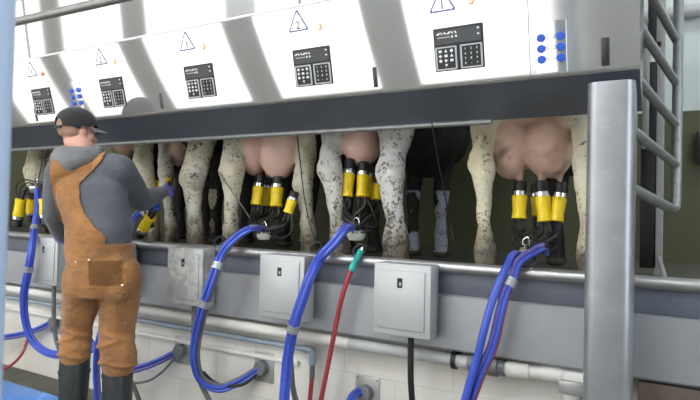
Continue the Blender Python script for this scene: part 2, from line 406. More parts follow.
# control panels
KX = [-.740, -1.433, -2.135, -2.828, -3.515, -4.21, -4.90]
for i, kx in enumerate(KX):
    o = F(kx - .001, .150, 0); mt = frame_mtx(o, FN, (1, 0, 0))     # local x right, y up the face, z out
    b = BM(); box(b, (-.101, -.084, -.002), (.101, .084, .004), .004, 2, mt); cp = obj('control_panel', b, m_pad, cab)
    b = BM(); box(b, (-.094, .018, .003), (.094, .077, .0052), .002, 1, mt); dsp = obj('display', b, m_screen, cp)
    b = BM()
    for k in range(6):
        mm = mt @ M.Translation((-.080 + k * .0145, .062, .005)); sh = (-.003, .003, .0025)[k % 3]
        box(b, (-.004 - sh, .0005, 0), (.004 - sh, .0045, .0008), 0, 1, mm); box(b, (-.004 + sh, -.0045, 0), (.004, .0005, .0008), 0, 1, mm)
    for k in range(7): box(b, (-.083 + k * .0075, .0455, .005), (-.078 + k * .0075, .0485, .0058), 0, 1, mt)
    for k in range(2): box(b, (-.026 + k * .016, .043, .005), (-.018 + k * .016, .051, .0058), 0, 1, mt)
    for k in range(2): box(b, (.078, .064 - k * .022, .005), (.087, .070 - k * .022, .0058), 0, 1, mt)
    obj('display_legend', b, m_inkwhite, cp)
    for side, x0, x1 in (('l', -.096, -.007), ('r', .007, .096)):
        b = BM(); box(b, (x0, -.080, .003), (x1, .012, .0058), .004, 2, mt); obj('keypad_frame', b, m_padframe, cp)
        b = BM(); box(b, (x0 + .006, -.075, .004), (x1 - .006, .007, .0068), .002, 1, mt); obj('keypad', b, m_pad, cp)
        b = BM()
        for r in range(4):
            for c in range(3):
                px = x0 + .021 + c * .0235; py = -.006 - r * .0185; mm = mt @ M.Translation((px, py, .0069))
                if side == 'r': text_bm(b, '1234567890-='[r * 3 + c], .0125, mm)
                elif r < 3:
                    k = (r * 3 + c) % 4
                    if k == 0: box(b, (-.0065, -.005, 0), (.0065, .005, .0006), 0, 1, mm)
                    elif k == 1: prism2 = [(-.007, -.005), (.007, -.005), (0, .007)]; vs = [b.verts.new(mm @ V((*q, .0006))) for q in prism2]; b.faces.new(vs)
                    elif k == 2: lathe(b, [(.0065, 0), (.0065, .0006)], mm, 10)
                    else:
                        box(b, (-.007, -.002, 0), (.007, .002, .0006), 0, 1, mm); box(b, (-.004, -.006, 0), (.002, .006, .0006), 0, 1, mm)
                elif c == 1:
                    vs = [b.verts.new(mm @ V((*q, .0006))) for q in [(-.007, .005), (0, -.006), (.007, .005)]]; b.faces.new(vs)
        obj('keypad_legend', b, m_inkwhite, cp)
    # warning triangle with number
    tx = kx - .058 + (.004 if i else 0); ts = .345 if i else .327
    mt2 = frame_mtx(F(tx, ts + .002, 0), FN, (1, 0, 0))
    def tri(b, r, z0, z1, rr):
        pts = []
        for a in (90, 210, 330):
            c = V((math.cos(math.radians(a)), math.sin(math.radians(a)), 0)) * (r - 2 * rr)
            for d in range(-60, 61, 20):
                an = math.radians(a + d); pts.append(c + V((math.cos(an), math.sin(an), 0)) * rr)
        lo = [b.verts.new(mt2 @ (p + V((0, 0, z0)))) for p in pts]; hi = [b.verts.new(mt2 @ (p + V((0, 0, z1)))) for p in pts]
        n = len(pts); b.faces.new(hi); b.faces.new(lo[::-1])
        for k in range(n): b.faces.new((lo[k], lo[(k + 1) % n], hi[(k + 1) % n], hi[k]))
    b = BM(); tri(b, .066, -.001, .0008, .006); ws = obj('warning_triangle', b, m_ink, cab)
    b = BM(); tri(b, .0535, 0, .0012, .004); obj('triangle_face', b, m_face, ws)
    b = BM(); text_bm(b, '12121'[i % 5], .050, mt2 @ M.Translation((0, -.008, .0016)), .0003); obj('triangle_number', b, m_inkgrey, ws)
    # indicator lamp
    b = BM(); disc(b, F(kx + .058, .318, -.002), FN, .0125, .007, 20, .003); il = obj('indicator_lamp', b, m_ledge, cab)
    b = BM(); disc(b, F(kx + .058, .318, .004), FN, .0085, .004, 16, .002); obj('lamp_lens', b, m_ledred if i == 4 else m_ledlit, il)
# blue button groups
for gx, s0 in ((-.393, 0), (-3.168, .045), (-5.9, .045)):
    mt = frame_mtx(F(gx, 0, 0), FN, (1, 0, 0))
    b = BM(); box(b, (-.054, .02 + s0, -.002), (.054, .203 + s0, .0018), .0012, 1, mt); bp = obj('button_plate', b, m_face, cab)
    b = BM()
    for r in range(3):
        for sx, ch in ((-.0145, '\u25b3' if r < 2 else '+3'), (.0145, '\u25b3' if r < 2 else '\u00d73')):
            mm = mt @ M.Translation((sx, .147 + s0 - r * .0385, .0022))
            if r < 2:
                for a in range(3):
                    p = [V((.0085 * math.cos(math.radians(90 + 120 * q)), .0085 * math.sin(math.radians(90 + 120 * q)), 0)) for q in (a, a + 1)]
                    tube(b, [mm @ p[0], mm @ p[1]], .0011, 5)
            else: text_bm(b, ch[0] + ch[1], .014, mm, .0003)
    obj('button_legend', b, m_inkgrey, bp)
    for r in range(3):
        for sx in (-.034, .034):
            b = BM(); disc(b, F(gx + sx, .147 + s0 - r * .0385, -.001), FN, .0145, .012, 20, .003); obj('push_button', b, m_bluebtn, bp)

# ------------------------------------------------------------------ deck apron
ap = thing('deck_apron', (-2, 2.45, .7), 'continuous stainless apron with rounded nosing tube along the cow deck edge', 'panel')
b = BM(); tube(b, [(-9, 2.455, 1.083), (2.6, 2.455, 1.083)], .026, 18); obj('nosing_tube', b, m_tube, ap)
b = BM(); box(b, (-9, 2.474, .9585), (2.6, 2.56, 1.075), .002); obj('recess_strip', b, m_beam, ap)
joints = [-7.6, -6.2, -4.83, -3.45, -2.41, -1.73, -1.05, .12, 2.6]
for a, c in zip(joints, joints[1:]):
    b = BM(); prism(b, [(2.56, .958), (2.46, .958), (2.452, .950), (2.452, .715), (2.462, .705), (2.52, .705), (2.56, .73)], a + .0015, c - .0015); obj('apron_panel', b, m_apron, ap)

# ------------------------------------------------------------------ control boxes on the apron
bx = [(-1.198, 'light grey pulsator box on the apron under the gap between the two right-hand cows', 0),
      (-1.875, 'light grey pulsator box on the apron between the red hose and the left blue hose', 0),
      (-2.565, 'limescale-stained pulsator box on the apron left of the looping blue hoses', 1),
      (-3.245, 'grey pulsator box on the apron mostly hidden behind the man', 0),
      (-3.915, 'grey pulsator box on the apron left of the man', 0)]
for i, (x0, lab, dirty) in enumerate(bx):
    yf, w, z0, z1 = 2.32, .275, .765, 1.102
    z1 = 1.095
    r = thing('pulsator_box', (x0 + w / 2, 2.45, z0), lab, 'control box', 'pulsator boxes along the apron')
    mb = m_boxdirty if dirty else m_box
    b = BM(); box(b, (x0, yf + .014, z0), (x0 + w, 2.4275, z1), .006, 2); obj('box_body', b, mb, r)
    b = BM(); box(b, (x0 + .02, 2.4275, z0 + .02), (x0 + w - .02, 2.4515, 1.05)); obj('mounting_plate', b, m_plate, r)
    b = BM(); box(b, (x0 - .004, yf + .002, z0 + .004), (x0 + w + .004, yf + .020, z1), .006, 2); lid = obj('box_lid', b, mb, r)
    b = BM(); box(b, (x0 + .022, yf - .006, z0 + .035), (x0 + w - .022, yf + .004, z1 - .03), .005, 2); obj('raised_panel', b, mb, lid)
    cx = x0 + w * .48; cz = z1 - .085
    b = BM(); box(b, (cx - .013, yf - .0085, cz - .022), (cx + .013, yf - .004, cz + .022), .002, 1); lt = obj('latch', b, m_black, lid)
    b = BM(); box(b, (cx - .002, yf - .0105, cz - .012), (cx + .009, yf - .008, cz + .004), .001, 1); obj('latch_tongue', b, m_clamp, lt)
    b = BM(); xx = x0 + w * .60
    pts = [(xx, 2.38, z0 + .02), (xx, 2.38, z0 - .1), (xx + .005, 2.385, z0 - .25), (xx + .03, 2.40, z0 - .42), (xx + .12, 2.44, z0 - .60), (xx + .16, 2.47, z0 - .735)]
    tube(b, pts, .0145, 12, 8); obj('conduit', b, m_greyhose if i else m_black, r)

# ------------------------------------------------------------------ pipes under the apron
pz = .655; py_ = 2.50
r = thing('milk_line_pipe', (-2, py_, pz), 'thick white PVC pipe with grey union running under the apron', 'pipe')
xc = at(470, 356, py_).x; xr0 = at(503, 363, py_).x
b = BM(); tube(b, [(-8, py_, pz), (at(350, 340, py_).x, py_, pz)], .031, 16); obj('pipe_run', b, m_pvc, r)
b = BM(); tube(b, [(at(350, 340, py_).x, py_, pz), (xc, py_, pz)], .0305, 16); obj('grey_run', b, m_pvcgrey, r)
b = BM(); tube(b, [(xc + .03, py_, pz), (xr0 + .08, py_, pz), (xr0 + .13, py_, pz + .004), (xr0 + .19, py_, pz + .010), (xr0 + .24, py_, pz + .012), (-.135, py_, pz + .012)], .030, 16); obj('white_run', b, m_white, r)
b = BM(); tube(b, [(xr0 + .02, py_, pz), (xr0 + .115, py_, pz + .004)], .036, 16); obj('pipe_socket', b, m_white, r)
b = BM(); tube(b, [(xr0 + .17, py_, pz + .008), (xr0 + .25, py_, pz + .012)], .0355, 16); obj('pipe_socket', b, m_white, r)
b = BM(); x = xc
lathe(b, [(.034, 0), (.044, .005), (.044, .05), (.034, .055), (.034, .075), (.0435, .08), (.0435, .135), (.036, .14), (.036, .165)], frame_mtx((x - .005, py_, pz), (1, 0, 0)), 16); un = obj('union', b, m_union, r)
xx = at(455, 355, py_).x
b = BM(); tube(b, [(xx - .01, py_, pz), (xx + .01, py_, pz)], .042, 18); box(b, (xx - .01, py_ - .012, pz), (xx + .01, YW, pz + .08), .002); obj('pipe_clip', b, m_black, r)
# thin clear wash pipe with elbow and red tail
zp2, yp2 = .575, 2.535
e = at(313, 343, yp2)
r = thing('wash_pipe', (e.x, yp2, zp2), 'thin bluish clear pipe below the white pipe ending in an elbow', 'pipe')
b = BM(); tube(b, [(-5.2, yp2, zp2), (e.x - .03, yp2, zp2)], .0155, 12); obj('pipe_run', b, m_clearpipe, r)
b = BM(); tube(b, [(e.x - .06, yp2, zp2), (e.x - .02, yp2, zp2), (e.x - .004, yp2, zp2 - .006), (e.x, yp2, zp2 - .03), (e.x, yp2, zp2 - .075)], .021, 14); obj('elbow', b, m_clearpipe, r)
b = BM(); tube(b, [(e.x, yp2, zp2 - .07), (e.x, yp2, zp2 - .15)], .015, 12); obj('connector', b, m_union, r)
b = BM(); tube(b, [(e.x, yp2, zp2 - .14), (e.x - .005, yp2 - .01, .30), (e.x - .01, yp2 - .03, .16), (e.x + .06, yp2 - .1, .05), (e.x + .2, yp2 - .2, .036)], .0125, 10, 8); obj('hose_tail', b, m_red, r)
# second pale conduit strip low on the wall
r = thing('cable_trunking', (-2, YW - .02, .52), 'narrow pale cable trunking on the white tiles below the pipes', 'trunking')
b = BM(); box(b, (-8, YW - .028, .47), (at(300, 352, YW).x, YW - .0005, .492), .004); obj('trunking_body', b, m_pvc, r)

# steel bracket foot under the pipe beside the post and frame at right
b = BM(); q = at(573, 385, 2.5); box(b, (q.x - .035, 2.46, 0), (q.x + .035, 2.575, .62), .006); box(b, (q.x - .05, 2.45, .60), (q.x + .05, 2.577, .655), .005)
tag(obj('pipe_support', b, m_plate), 'grey steel support leg under the white pipe beside the big post', 'bracket')
r = thing('recess_fill', (.2, 2.5, .6), 'brown strip standing in for the dark recess under the apron right of the big post', 'strip')
b = BM(); box(b, (-.11, 2.47, .615), (2.6, 2.575, .695), .006); obj('fill_strip', b, m_brown, r)  # brown strip added where only a dark recess lies
r = thing('angle_frame', (.1, 2.5, 0), 'grey steel angle frame on the floor below the brown strip', 'frame')
b = BM(); x1 = at(690, 385, 2.5).x; box(b, (-.3, 2.48, .535), (x1 + .02, 2.54, .565), .004); obj('frame_top', b, m_plate, r)
b = BM(); box(b, (x1 - .02, 2.48, 0), (x1 + .02, 2.54, .54), .004); obj('frame_leg', b, m_plate, r)

# ------------------------------------------------------------------ big square post (right) and near-left post with tube
xa, xb = at(584, 240, 2.17).x, at(629, 240, 2.17).x + .012
r = thing('cabinet_post', ((xa + xb) / 2, 2.26, 0), 'big scuffed aluminium square post standing in front of the deck, at right', 'post')
def rrect(cx, cy, hx, hy, rad, n=6):
    pts = []
    for sx, sy, a0 in ((1, 1, 0), (-1, 1, 90), (-1, -1, 180), (1, -1, 270)):
        for k in range(n + 1):
            a = math.radians(a0 + 90 * k / n); pts.append((cx + sx * (hx - rad) + rad * math.cos(a), cy + sy * (hy - rad) + rad * math.sin(a)))
    return pts
b = BM(); prism(b, rrect((xa + xb) / 2, 2.17 + .085, (xb - xa) / 2, .085, .036), 0.012, 1.815, 'z'); obj('post_shaft', b, m_post, r)
b = BM(); box(b, (xa - .04, 2.13, 0), (xb + .04, 2.38, .014), .003); obj('base_plate', b, m_plate, r)
YP = .20
xl = at(21, 30, YP + .12).x
r = thing('near_post', (xl - .06, YP, 0), 'pale blue-grey post close to the camera at the left edge', 'post')
b = BM(); prism(b, rrect(xl - .06, YP + .06, .06, .06, .014), 0, 3.2, 'z'); obj('post_shaft', b, m_bluepost, r)
YT = 1.60; pa, pb = at(20, 21, YT), at(130, -4, YT)
dz = pb.z - pa.z
zt = pa.z
r = thing('overhead_tube', (xl, YP, zt), 'grey tube crossing in front of the cabinet at the upper left, hung from the ceiling', 'tube')
dirt = (pb - pa).normalized()
b = BM(); tube(b, [pa - dirt * 2.2, pa + dirt * 1.15], .0205, 14); obj('tube_run', b, m_pipe_near, r)
b = BM(); e2 = pa + dirt * 1.12; tube(b, [e2 + V((0, 0, -.014)), V((e2.x, e2.y, ZC))], .009, 10); obj('hanger', b, m_pipe_near, r)
b = BM(); e2 = pa - dirt * 1.4; tube(b, [e2 + V((0, 0, -.014)), V((e2.x, e2.y, ZC))], .009, 10); obj('hanger', b, m_pipe_near, r)

# ------------------------------------------------------------------ gates at the right
g = thing('ladder_gate', at(660, 212, 2.9), 'grey tubular ladder gate above the deck right of the big post', 'gate')
yn, yf = 2.48, 3.24
nearp = lambda y: at(638, y, yn)
farp = lambda y: at(676, y, yf)
fy = [-46, -3, 40, 83, 125, 165]; ny = [-140, -85, -30, 25, 80, 135]
b = BM(); z_top = 3.0
ext = lambda a, c: a + (c - a) * 1.12
lowf = farp(211); lown = at(630, 188, yn)
cor = lowf + (lown - lowf).normalized() * .05
tube(b, [V((lowf.x, lowf.y, z_top)), lowf + V((0, 0, .06)), lowf + V((0, 0, .02)) + (cor - lowf) * .25, cor, lown], .0235, 14); obj('gate_frame', b, m_galv, g)
b = BM(); tube(b, [V((lown.x, lown.y, z_top)), lown + V((0, 0, -.03))], .0235, 14); obj('gate_stile', b, m_galv, g)
for a, c in zip(fy[1:], ny[1:]):
    b = BM(); tube(b, [farp(a), ext(farp(a), nearp(c))], .020, 12); obj('gate_rung', b, m_galv, g)
# stall end frame behind it
s = thing('stall_end_frame', at(652, 250, 3.7), 'dark steel stall end frame standing on the deck behind the ladder gate', 'gate')
YS = 3.7
def vbar(px0, px1, y0, y1, m, name, dy=.05, zb=None):
    p, q_ = at(px0, y0, YS), at(px1, y1, YS); b = BM()
    box(b, (p.x, YS, zb if zb is not None else q_.z), (q_.x, YS + dy, p.z), .004); return obj(name, b, m, s)
vbar(648.5, 657, -20, 46, m_dark, 'upper_panel'); vbar(649, 657, 62, 150, m_dark, 'mid_panel')
vbar(643, 649.5, 48, 150, m_plate, 'hinge_plate'); vbar(657, 662.5, -20, 262, m_mull, 'frame_post', .06, ZD)
vbar(640, 662, 43, 47, m_brown, 'cross_bar'); vbar(641, 656, 148, 262, m_black, 'rubber_flap', .03, 1.04)
b = BM(); p, q_ = at(659, 258, YS - .02), at(666, 276, YS - .45); q_.z = ZD + .012
tube(b, [p, q_], .013, 8); obj('floor_brace', b, m_mull, s)
b = BM(); p = at(697, 132, YB - .03); q_ = at(712, 164, YB - .03); box(b, (p.x, YB - .07, q_.z), (q_.x, YB, p.z), .006)
tag(obj('wall_box', b, m_dark), 'small dark box on the olive wall at the right edge', 'box')
b = BM(); 
p, q_ = at(683, 12, YB - .05), at(720, 8, YB - .05); tube(b, [(p.x - 1.2, YB - .06, p.z), (XR, YB - .06, p.z)], .05, 12)  # shadow of a pipe on the wall, built as a grey tube
tag(obj('pipe_shadow_tube', b, m_pvcgrey), 'grey tube for a pipe shadow high on the pale back wall at the upper right', 'duct')

# ------------------------------------------------------------------ ceiling lamps
for i, (x, y) in enumerate(((-4.6, -.9), (-2.6, -.9), (-.6, -.9), (1.6, 3.6))):
    l = thing('ceiling_lamp', (x, y, ZC), ['long ceiling lamp over the pit behind the man', 'long ceiling lamp over the middle of the pit', 'long ceiling lamp over the pit beside the big post', 'long ceiling lamp over the walkway right of the gate'][i], 'lamp')
    b = BM(); box(b, (x - .65, y - .08, ZC - .05), (x + .65, y + .08, ZC), .01); obj('lamp_housing', b, m_white, l)
    b = BM(); box(b, (x - .62, y - .065, ZC - .075), (x + .62, y + .065, ZC - .049), .01); obj('lamp_diffuser', b, m_lamp, l)

# ------------------------------------------------------------------ cows
def col_layer(me, fn):
    a = me.color_attributes.new('hide', 'FLOAT_COLOR', 'POINT')
    n = len(me.vertices); co = np.empty(n * 3, np.float32); me.vertices.foreach_get('co', co); co = co.reshape(-1, 3)
    a.data.foreach_set('color', np.array([fn(V(c)) for c in co], np.float32).ravel())

CREAM, BLACK, PINK = (.64, .59, .47), (.016, .015, .015), (.86, .57, .47)
def cow(label, Y0, rear, udder, front, seed, tone=CREAM, rear_white=True, pink=PINK, dirt=.30, udder_dirt=.06, fore_tone=None, rump=.62, half=.245):
    b = BM(); hips = []
    DY = [.02, -.005, -.01, -.015, -.025, .05, .12]
    for (Yl, chain, hp) in rear:
        pts, rad = [], []
        for (px, py, hw), dy, ks in zip(chain, DY, (1.12, 1.16, .92, .92, 1.06, .95, 1.06)):
            hw *= ks
            p = at(px, py, Yl + dy); Z = -(CAMI @ p).z
            if not pts: p.z = ZD + .055
            pts.append(p); rad.append(hw * Z / FPX)
        f = pts[0]
        # cloven hoof: two blunt claws pointing forward, and dew claws behind the fetlock
        for sx in (-1, 1):
            limb(b, [f + V((sx * rad[0] * .45, -.015, -.02)), f + V((sx * rad[0] * .5, .06, -.027))], [rad[0] * .62, rad[0] * .5])
            ell(b, pts[1] + V((sx * rad[1] * .45, -rad[1] * .85, -.005)), .015, sub=2)
            box(b, f + V((sx * rad[0] * .5 - rad[0] * .5, -.03, -.055)), f + V((sx * rad[0] * .5 + rad[0] * .5, .09, -.02)), .012)
        hip = V((pts[-1].x * .55 + .45 * sum(at(c[6][0], c[6][1], y).x for y, c, _ in rear) / len(rear), Yl + .24, 2.0))
        limb(b, pts + [hip], rad + [min(.17, half * .8)])
        # Achilles tendon and point of hock
        if hp:
            p = at(hp[0], hp[1], Yl - .055); Z = -(CAMI @ p).z
            limb(b, [pts[3] + V((0, -.01, 0)), p, pts[5] + V((0, -.03, .06))], [rad[3] * .7, hp[2] * Z / FPX, rad[5] * .55])
        hips.append(pts[-1].x)
    xc = sum(hips) / len(hips)
    # trunk, chest, neck and head (raised towards the front of the stall)
    R = M.Identity(3)
    for y, z, rx, rz, ry in ((.40, 2.02, half * .93, .30, .32), (.72, 1.97, half, .36, .40), (1.05, 1.95, half * .98, .375, .40), (1.36, 1.99, half * .86, .32, .32)):
        ell(b, (xc, Y0 + y, z), (rx, ry, rz), sub=4)
    for s in (-1, 1): ell(b, (xc + s * .19, Y0 + .16, 2.22), .07)
    limb(b, [(xc, Y0 + 1.45, 2.1), (xc, Y0 + 1.72, 2.32), (xc, Y0 + 1.84, 2.45)], [.21, .15, .11])
    limb(b, [(xc, Y0 + 1.82, 2.5), (xc, Y0 + 1.93, 2.36), (xc, Y0 + 2.02, 2.24)], [.105, .085, .07])
    for s in (-1, 1): ell(b, (xc + s * .15, Y0 + 1.80, 2.52), (.075, .02, .04))
    # tail hanging to one side
    tube(b, [(xc, Y0 + .06, 2.25), (xc, Y0 - .01, 2.05), (xc + .02, Y0 + .04, 1.86)], [.03, .022, .016], 10)
    # front legs
    for (px, py, Yf, r) in front:
        p = at(px, py, Yf)
        xk = p.x
        limb(b, [(xk, Yf + .02, ZD + .05), (xk, Yf, ZD + .16), (xk, Yf, ZD + .30), (xk, Yf - .01, ZD + .42), (xk, Yf + .02, ZD + .62), ((xk + xc) / 2, Yf - .02, ZD + .88)], [r * 1.25, r * 1.1, r * .9, r * 1.35, r * 1.5, .15])
        box(b, (xk - r * 1.2, Yf - .05, ZD + .002), (xk + r * 1.2, Yf + .09, ZD + .06), .02)
    # udder: lobes and teats
    lob = []
    for (px, py, Yu, rx, rz) in udder:
        p = at(px, py, Yu); k = -(CAMI @ p).z / FPX
        if rz < 7: limb(b, [p + V((0, 0, .035)), p], [rx * k * 1.3, rx * k]); lob.append((p + V((0, 0, .015)), V((rx * k * 1.5, rx * k * 1.5, rz * k * 1.8))))
        else:
            ell(b, p, (rx * k, rx * k * 1.15, rz * k), sub=4); ell(b, p + V((0, .05, .12)), (rx * k * .8, rx * k, rz * k), sub=3)
            lob.append((p, V((rx * k, rx * k * 1.15, rz * k)) * 1.05)); lob.append((p + V((0, .05, .12)), V((rx * k * .8, rx * k, rz * k)) * 1.03))
    me = remesh(b, .0115, 5)
    nv = len(me.vertices); co = np.empty(nv * 3, np.float32); no = np.empty(nv * 3, np.float32)
    me.vertices.foreach_get('co', co); me.vertices.foreach_get('normal', no); co = co.reshape(-1, 3); no = no.reshape(-1, 3)
    for k in range(nv):
        c_ = V(co[k])
        if c_.z < 1.95 and all(((c_.x - c.x) / r.x) ** 2 + ((c_.y - c.y) / r.y) ** 2 + ((c_.z - c.z) / r.z) ** 2 > 1.1 for c, r in lob):
            co[k] += no[k] * (.007 * NZ.noise(c_ * 13 + V((seed, 0, 0))) + .004 * NZ.noise(c_ * 31))
    me.vertices.foreach_set('co', co.ravel()); me.update()
    off = V((seed * 13.1, seed * 7.7, seed * 3.3))
    def fn(p):
        for c, r in lob:
            d = p - c
            if (d.x / r.x) ** 2 + (d.y / r.y) ** 2 + (d.z / r.z) ** 2 < 1.06: 
                q = .93 + .2 * NZ.noise(p * 9 + off)
                mud = max(0, min(.75, (NZ.noise(p * 7 + off) + .6 * NZ.noise(p * 19 + off) + (.62 - c.z + (1.62 - p.z)) * 0 - .16) * 1.5)) * (1 if udder_dirt > .2 else .12)
                return tuple(a * q * (1 - mud) + m_ * mud for a, m_ in zip(pink, (.13, .085, .045))) + (.06,)
        n = NZ.noise(p * 2.1 + off) + .35 * NZ.noise(p * 5.3 + off)
        y = p.y - Y0
        low = max(0, min(1, (1.50 - p.z) / .36))
        if p.z < ZD + .045: return (.07, .06, .05, .4)
        if y > .42 and p.z > 1.5: return (*BLACK, 0)
        if y > .95:
            if fore_tone and n + .6 * NZ.noise(p * 9) > -.02: return (*fore_tone, .42 + .1 * low)
            return (*BLACK, .1)
        if p.z > 1.66 and y > .22 + .08 * n: 
            return (*BLACK, .0) if (n > -.30 or p.z < 1.9) else (*tone, dirt)
        if not rear_white and n > -.05: return (*BLACK, .0)
        q = .95 + .12 * NZ.noise(p * 6 + off); warm = .09 * max(-.3, NZ.noise(p * 5 + off * 2))
        mud = max(0, min(.9, 2.1 * low - 1.0 + .45 * NZ.noise(p * 11 + off)))
        tone_ = [a * (1 - mud) + c * mud for a, c in zip(tone, (.17, .135, .085))]
        return (tone_[0] * q, tone_[1] * q - warm * .3, max(.02, tone_[2] * q - warm), dirt + .05 + .24 * low + .14 * NZ.noise(p * 3 + off))
        return (tone[0] * q, tone[1] * q - warm * .4, tone[2] * q - warm, dirt + .24 * low + .06 * NZ.noise(p * 3 + off))
    col_layer(me, fn)
    o = obj('cow', None, m_hide, mesh=me)
    return tag(o, label, 'cow', 'cows standing tail-on along the deck')

cow('rightmost cow, cream hind legs and a big mud-smeared udder beside the square post', 2.62,
    [(2.62, [(486, 262, 9), (485, 248, 9.5), (484, 226, 7), (484, 195, 9), (484, 168, 11), (483, 150, 10), (483, 125, 13)], (471, 164, 4.5)),
     (2.62, [(590, 268, 10), (590, 250, 11), (589, 225, 9), (587, 195, 11), (585, 165, 12), (584, 145, 11), (584, 122, 13)], None)],
    [(510, 149, 2.80, 19, 31), (549, 147, 2.84, 25, 32), (520, 181, 2.80, 3.2, 6), (541, 182, 2.80, 3.2, 6), (560, 180, 2.86, 3.2, 6)],
    [(556, 230, 3.95, .05), (592, 250, 3.95, .05)], 1, tone=(.74, .68, .50), pink=(.80, .53, .41), udder_dirt=.46, dirt=.24)
cow('second cow from the right, thick mud-speckled white hind leg beside a dark open gap', 2.63,
    [(2.68, [(341, 256, 9), (340, 240, 9), (337, 217, 8), (334, 192, 10), (331, 170, 11), (331, 150, 10), (335, 135, 13)], (321, 171, 5)),
     (2.63, [(396, 260, 12), (396, 242, 12.5), (395, 220, 10), (392, 197, 12), (391, 175, 13.5), (393, 155, 14), (396, 135, 16)], (379, 173, 5))],
    [(333, 146, 2.86, 11, 14), (362, 146, 2.82, 18, 21), (349, 160, 2.8, 3, 6), (364, 164, 2.8, 3, 6)],
    [(441, 220, 3.95, .043), (413, 220, 3.95, .04)], 2, tone=(.66, .65, .61), dirt=.37, fore_tone=(.42, .43, .50))
cow('third cow from the right, pink two-lobed udder between cream hind legs', 2.62,
    [(2.62, [(231, 250, 8), (231, 236, 8), (231, 212, 7.5), (232, 190, 9.5), (232, 172, 12), (234, 155, 12), (237, 140, 13)], (222, 171, 4)),
     (2.78, [(309, 253, 8), (309, 239, 8), (307, 216, 7.5), (305, 197, 8.5), (304, 180, 9.5), (306, 160, 10), (308, 140, 12)], (296, 185, 4.5))],
    [(255, 151, 2.78, 14, 25), (279, 150, 2.78, 19, 30), (259, 176, 2.82, 3, 6), (277, 179, 2.8, 3, 6), (268, 175, 2.9, 3, 6)],
    [(346, 225, 4.0, .05), (374, 225, 4.0, .045)], 3, tone=(.64, .59, .46), dirt=.33)
cow('cow just right of the man, broad speckled hind leg at his outstretched glove', 2.66,
    [(2.82, [(172, 246, 6), (172, 233, 6), (170, 210, 6), (167, 190, 7), (166, 172, 7.5), (166, 155, 8), (168, 140, 8.5)], (161, 172, 3.5)),
     (2.62, [(196, 248, 8), (196, 234, 7.5), (194, 208, 8), (193, 188, 10.5), (195, 172, 12.5), (199, 155, 12.5), (203, 138, 13)], (182, 180, 4))],
    [(181, 151, 2.95, 10, 15), (173, 164, 2.92, 2.5, 5.5), (178, 165, 2.92, 2.5, 5.5)],
    [(284, 215, 4.0, .05), (310, 215, 4.0, .05)], 4, tone=(.62, .58, .47), dirt=.33, half=.20)
cow('cow behind the man, cream hock showing over his reaching arm', 2.80,
    [(2.84, [(117, 244, 6), (117, 230, 6), (115, 205, 6), (112, 188, 7), (110, 172, 8), (111, 155, 9), (112, 140, 10)], None),
     (2.80, [(154, 246, 5.5), (154, 232, 5.5), (152, 207, 6.5), (149, 190, 7.5), (145, 174, 9), (144, 158, 9), (144, 140, 9.5)], (137, 158, 5))],
    [(123, 148, 2.98, 10, 14)],
    [(216, 215, 3.80, .052), (246, 215, 4.1, .05)], 5, tone=(.62, .57, .42), dirt=.28, half=.18)
cow('leftmost cow, yellowish white hock above the blue hoses left of the man', 2.66,
    [(2.66, [(40, 242, 7), (40, 227, 6.5), (38, 205, 7), (37, 188, 8.5), (35, 172, 10), (37, 158, 9), (40, 145, 9)], (27, 172, 4)),
     (2.66, [(74, 242, 7), (74, 227, 6.5), (73, 205, 7), (72, 188, 8.5), (70, 172, 10), (72, 158, 9), (75, 145, 9)], None)],
    [(56, 150, 2.90, 10, 14)],
    [(180, 215, 4.1, .05), (206, 215, 4.1, .05)], 6, tone=(.66, .62, .46), dirt=.27)

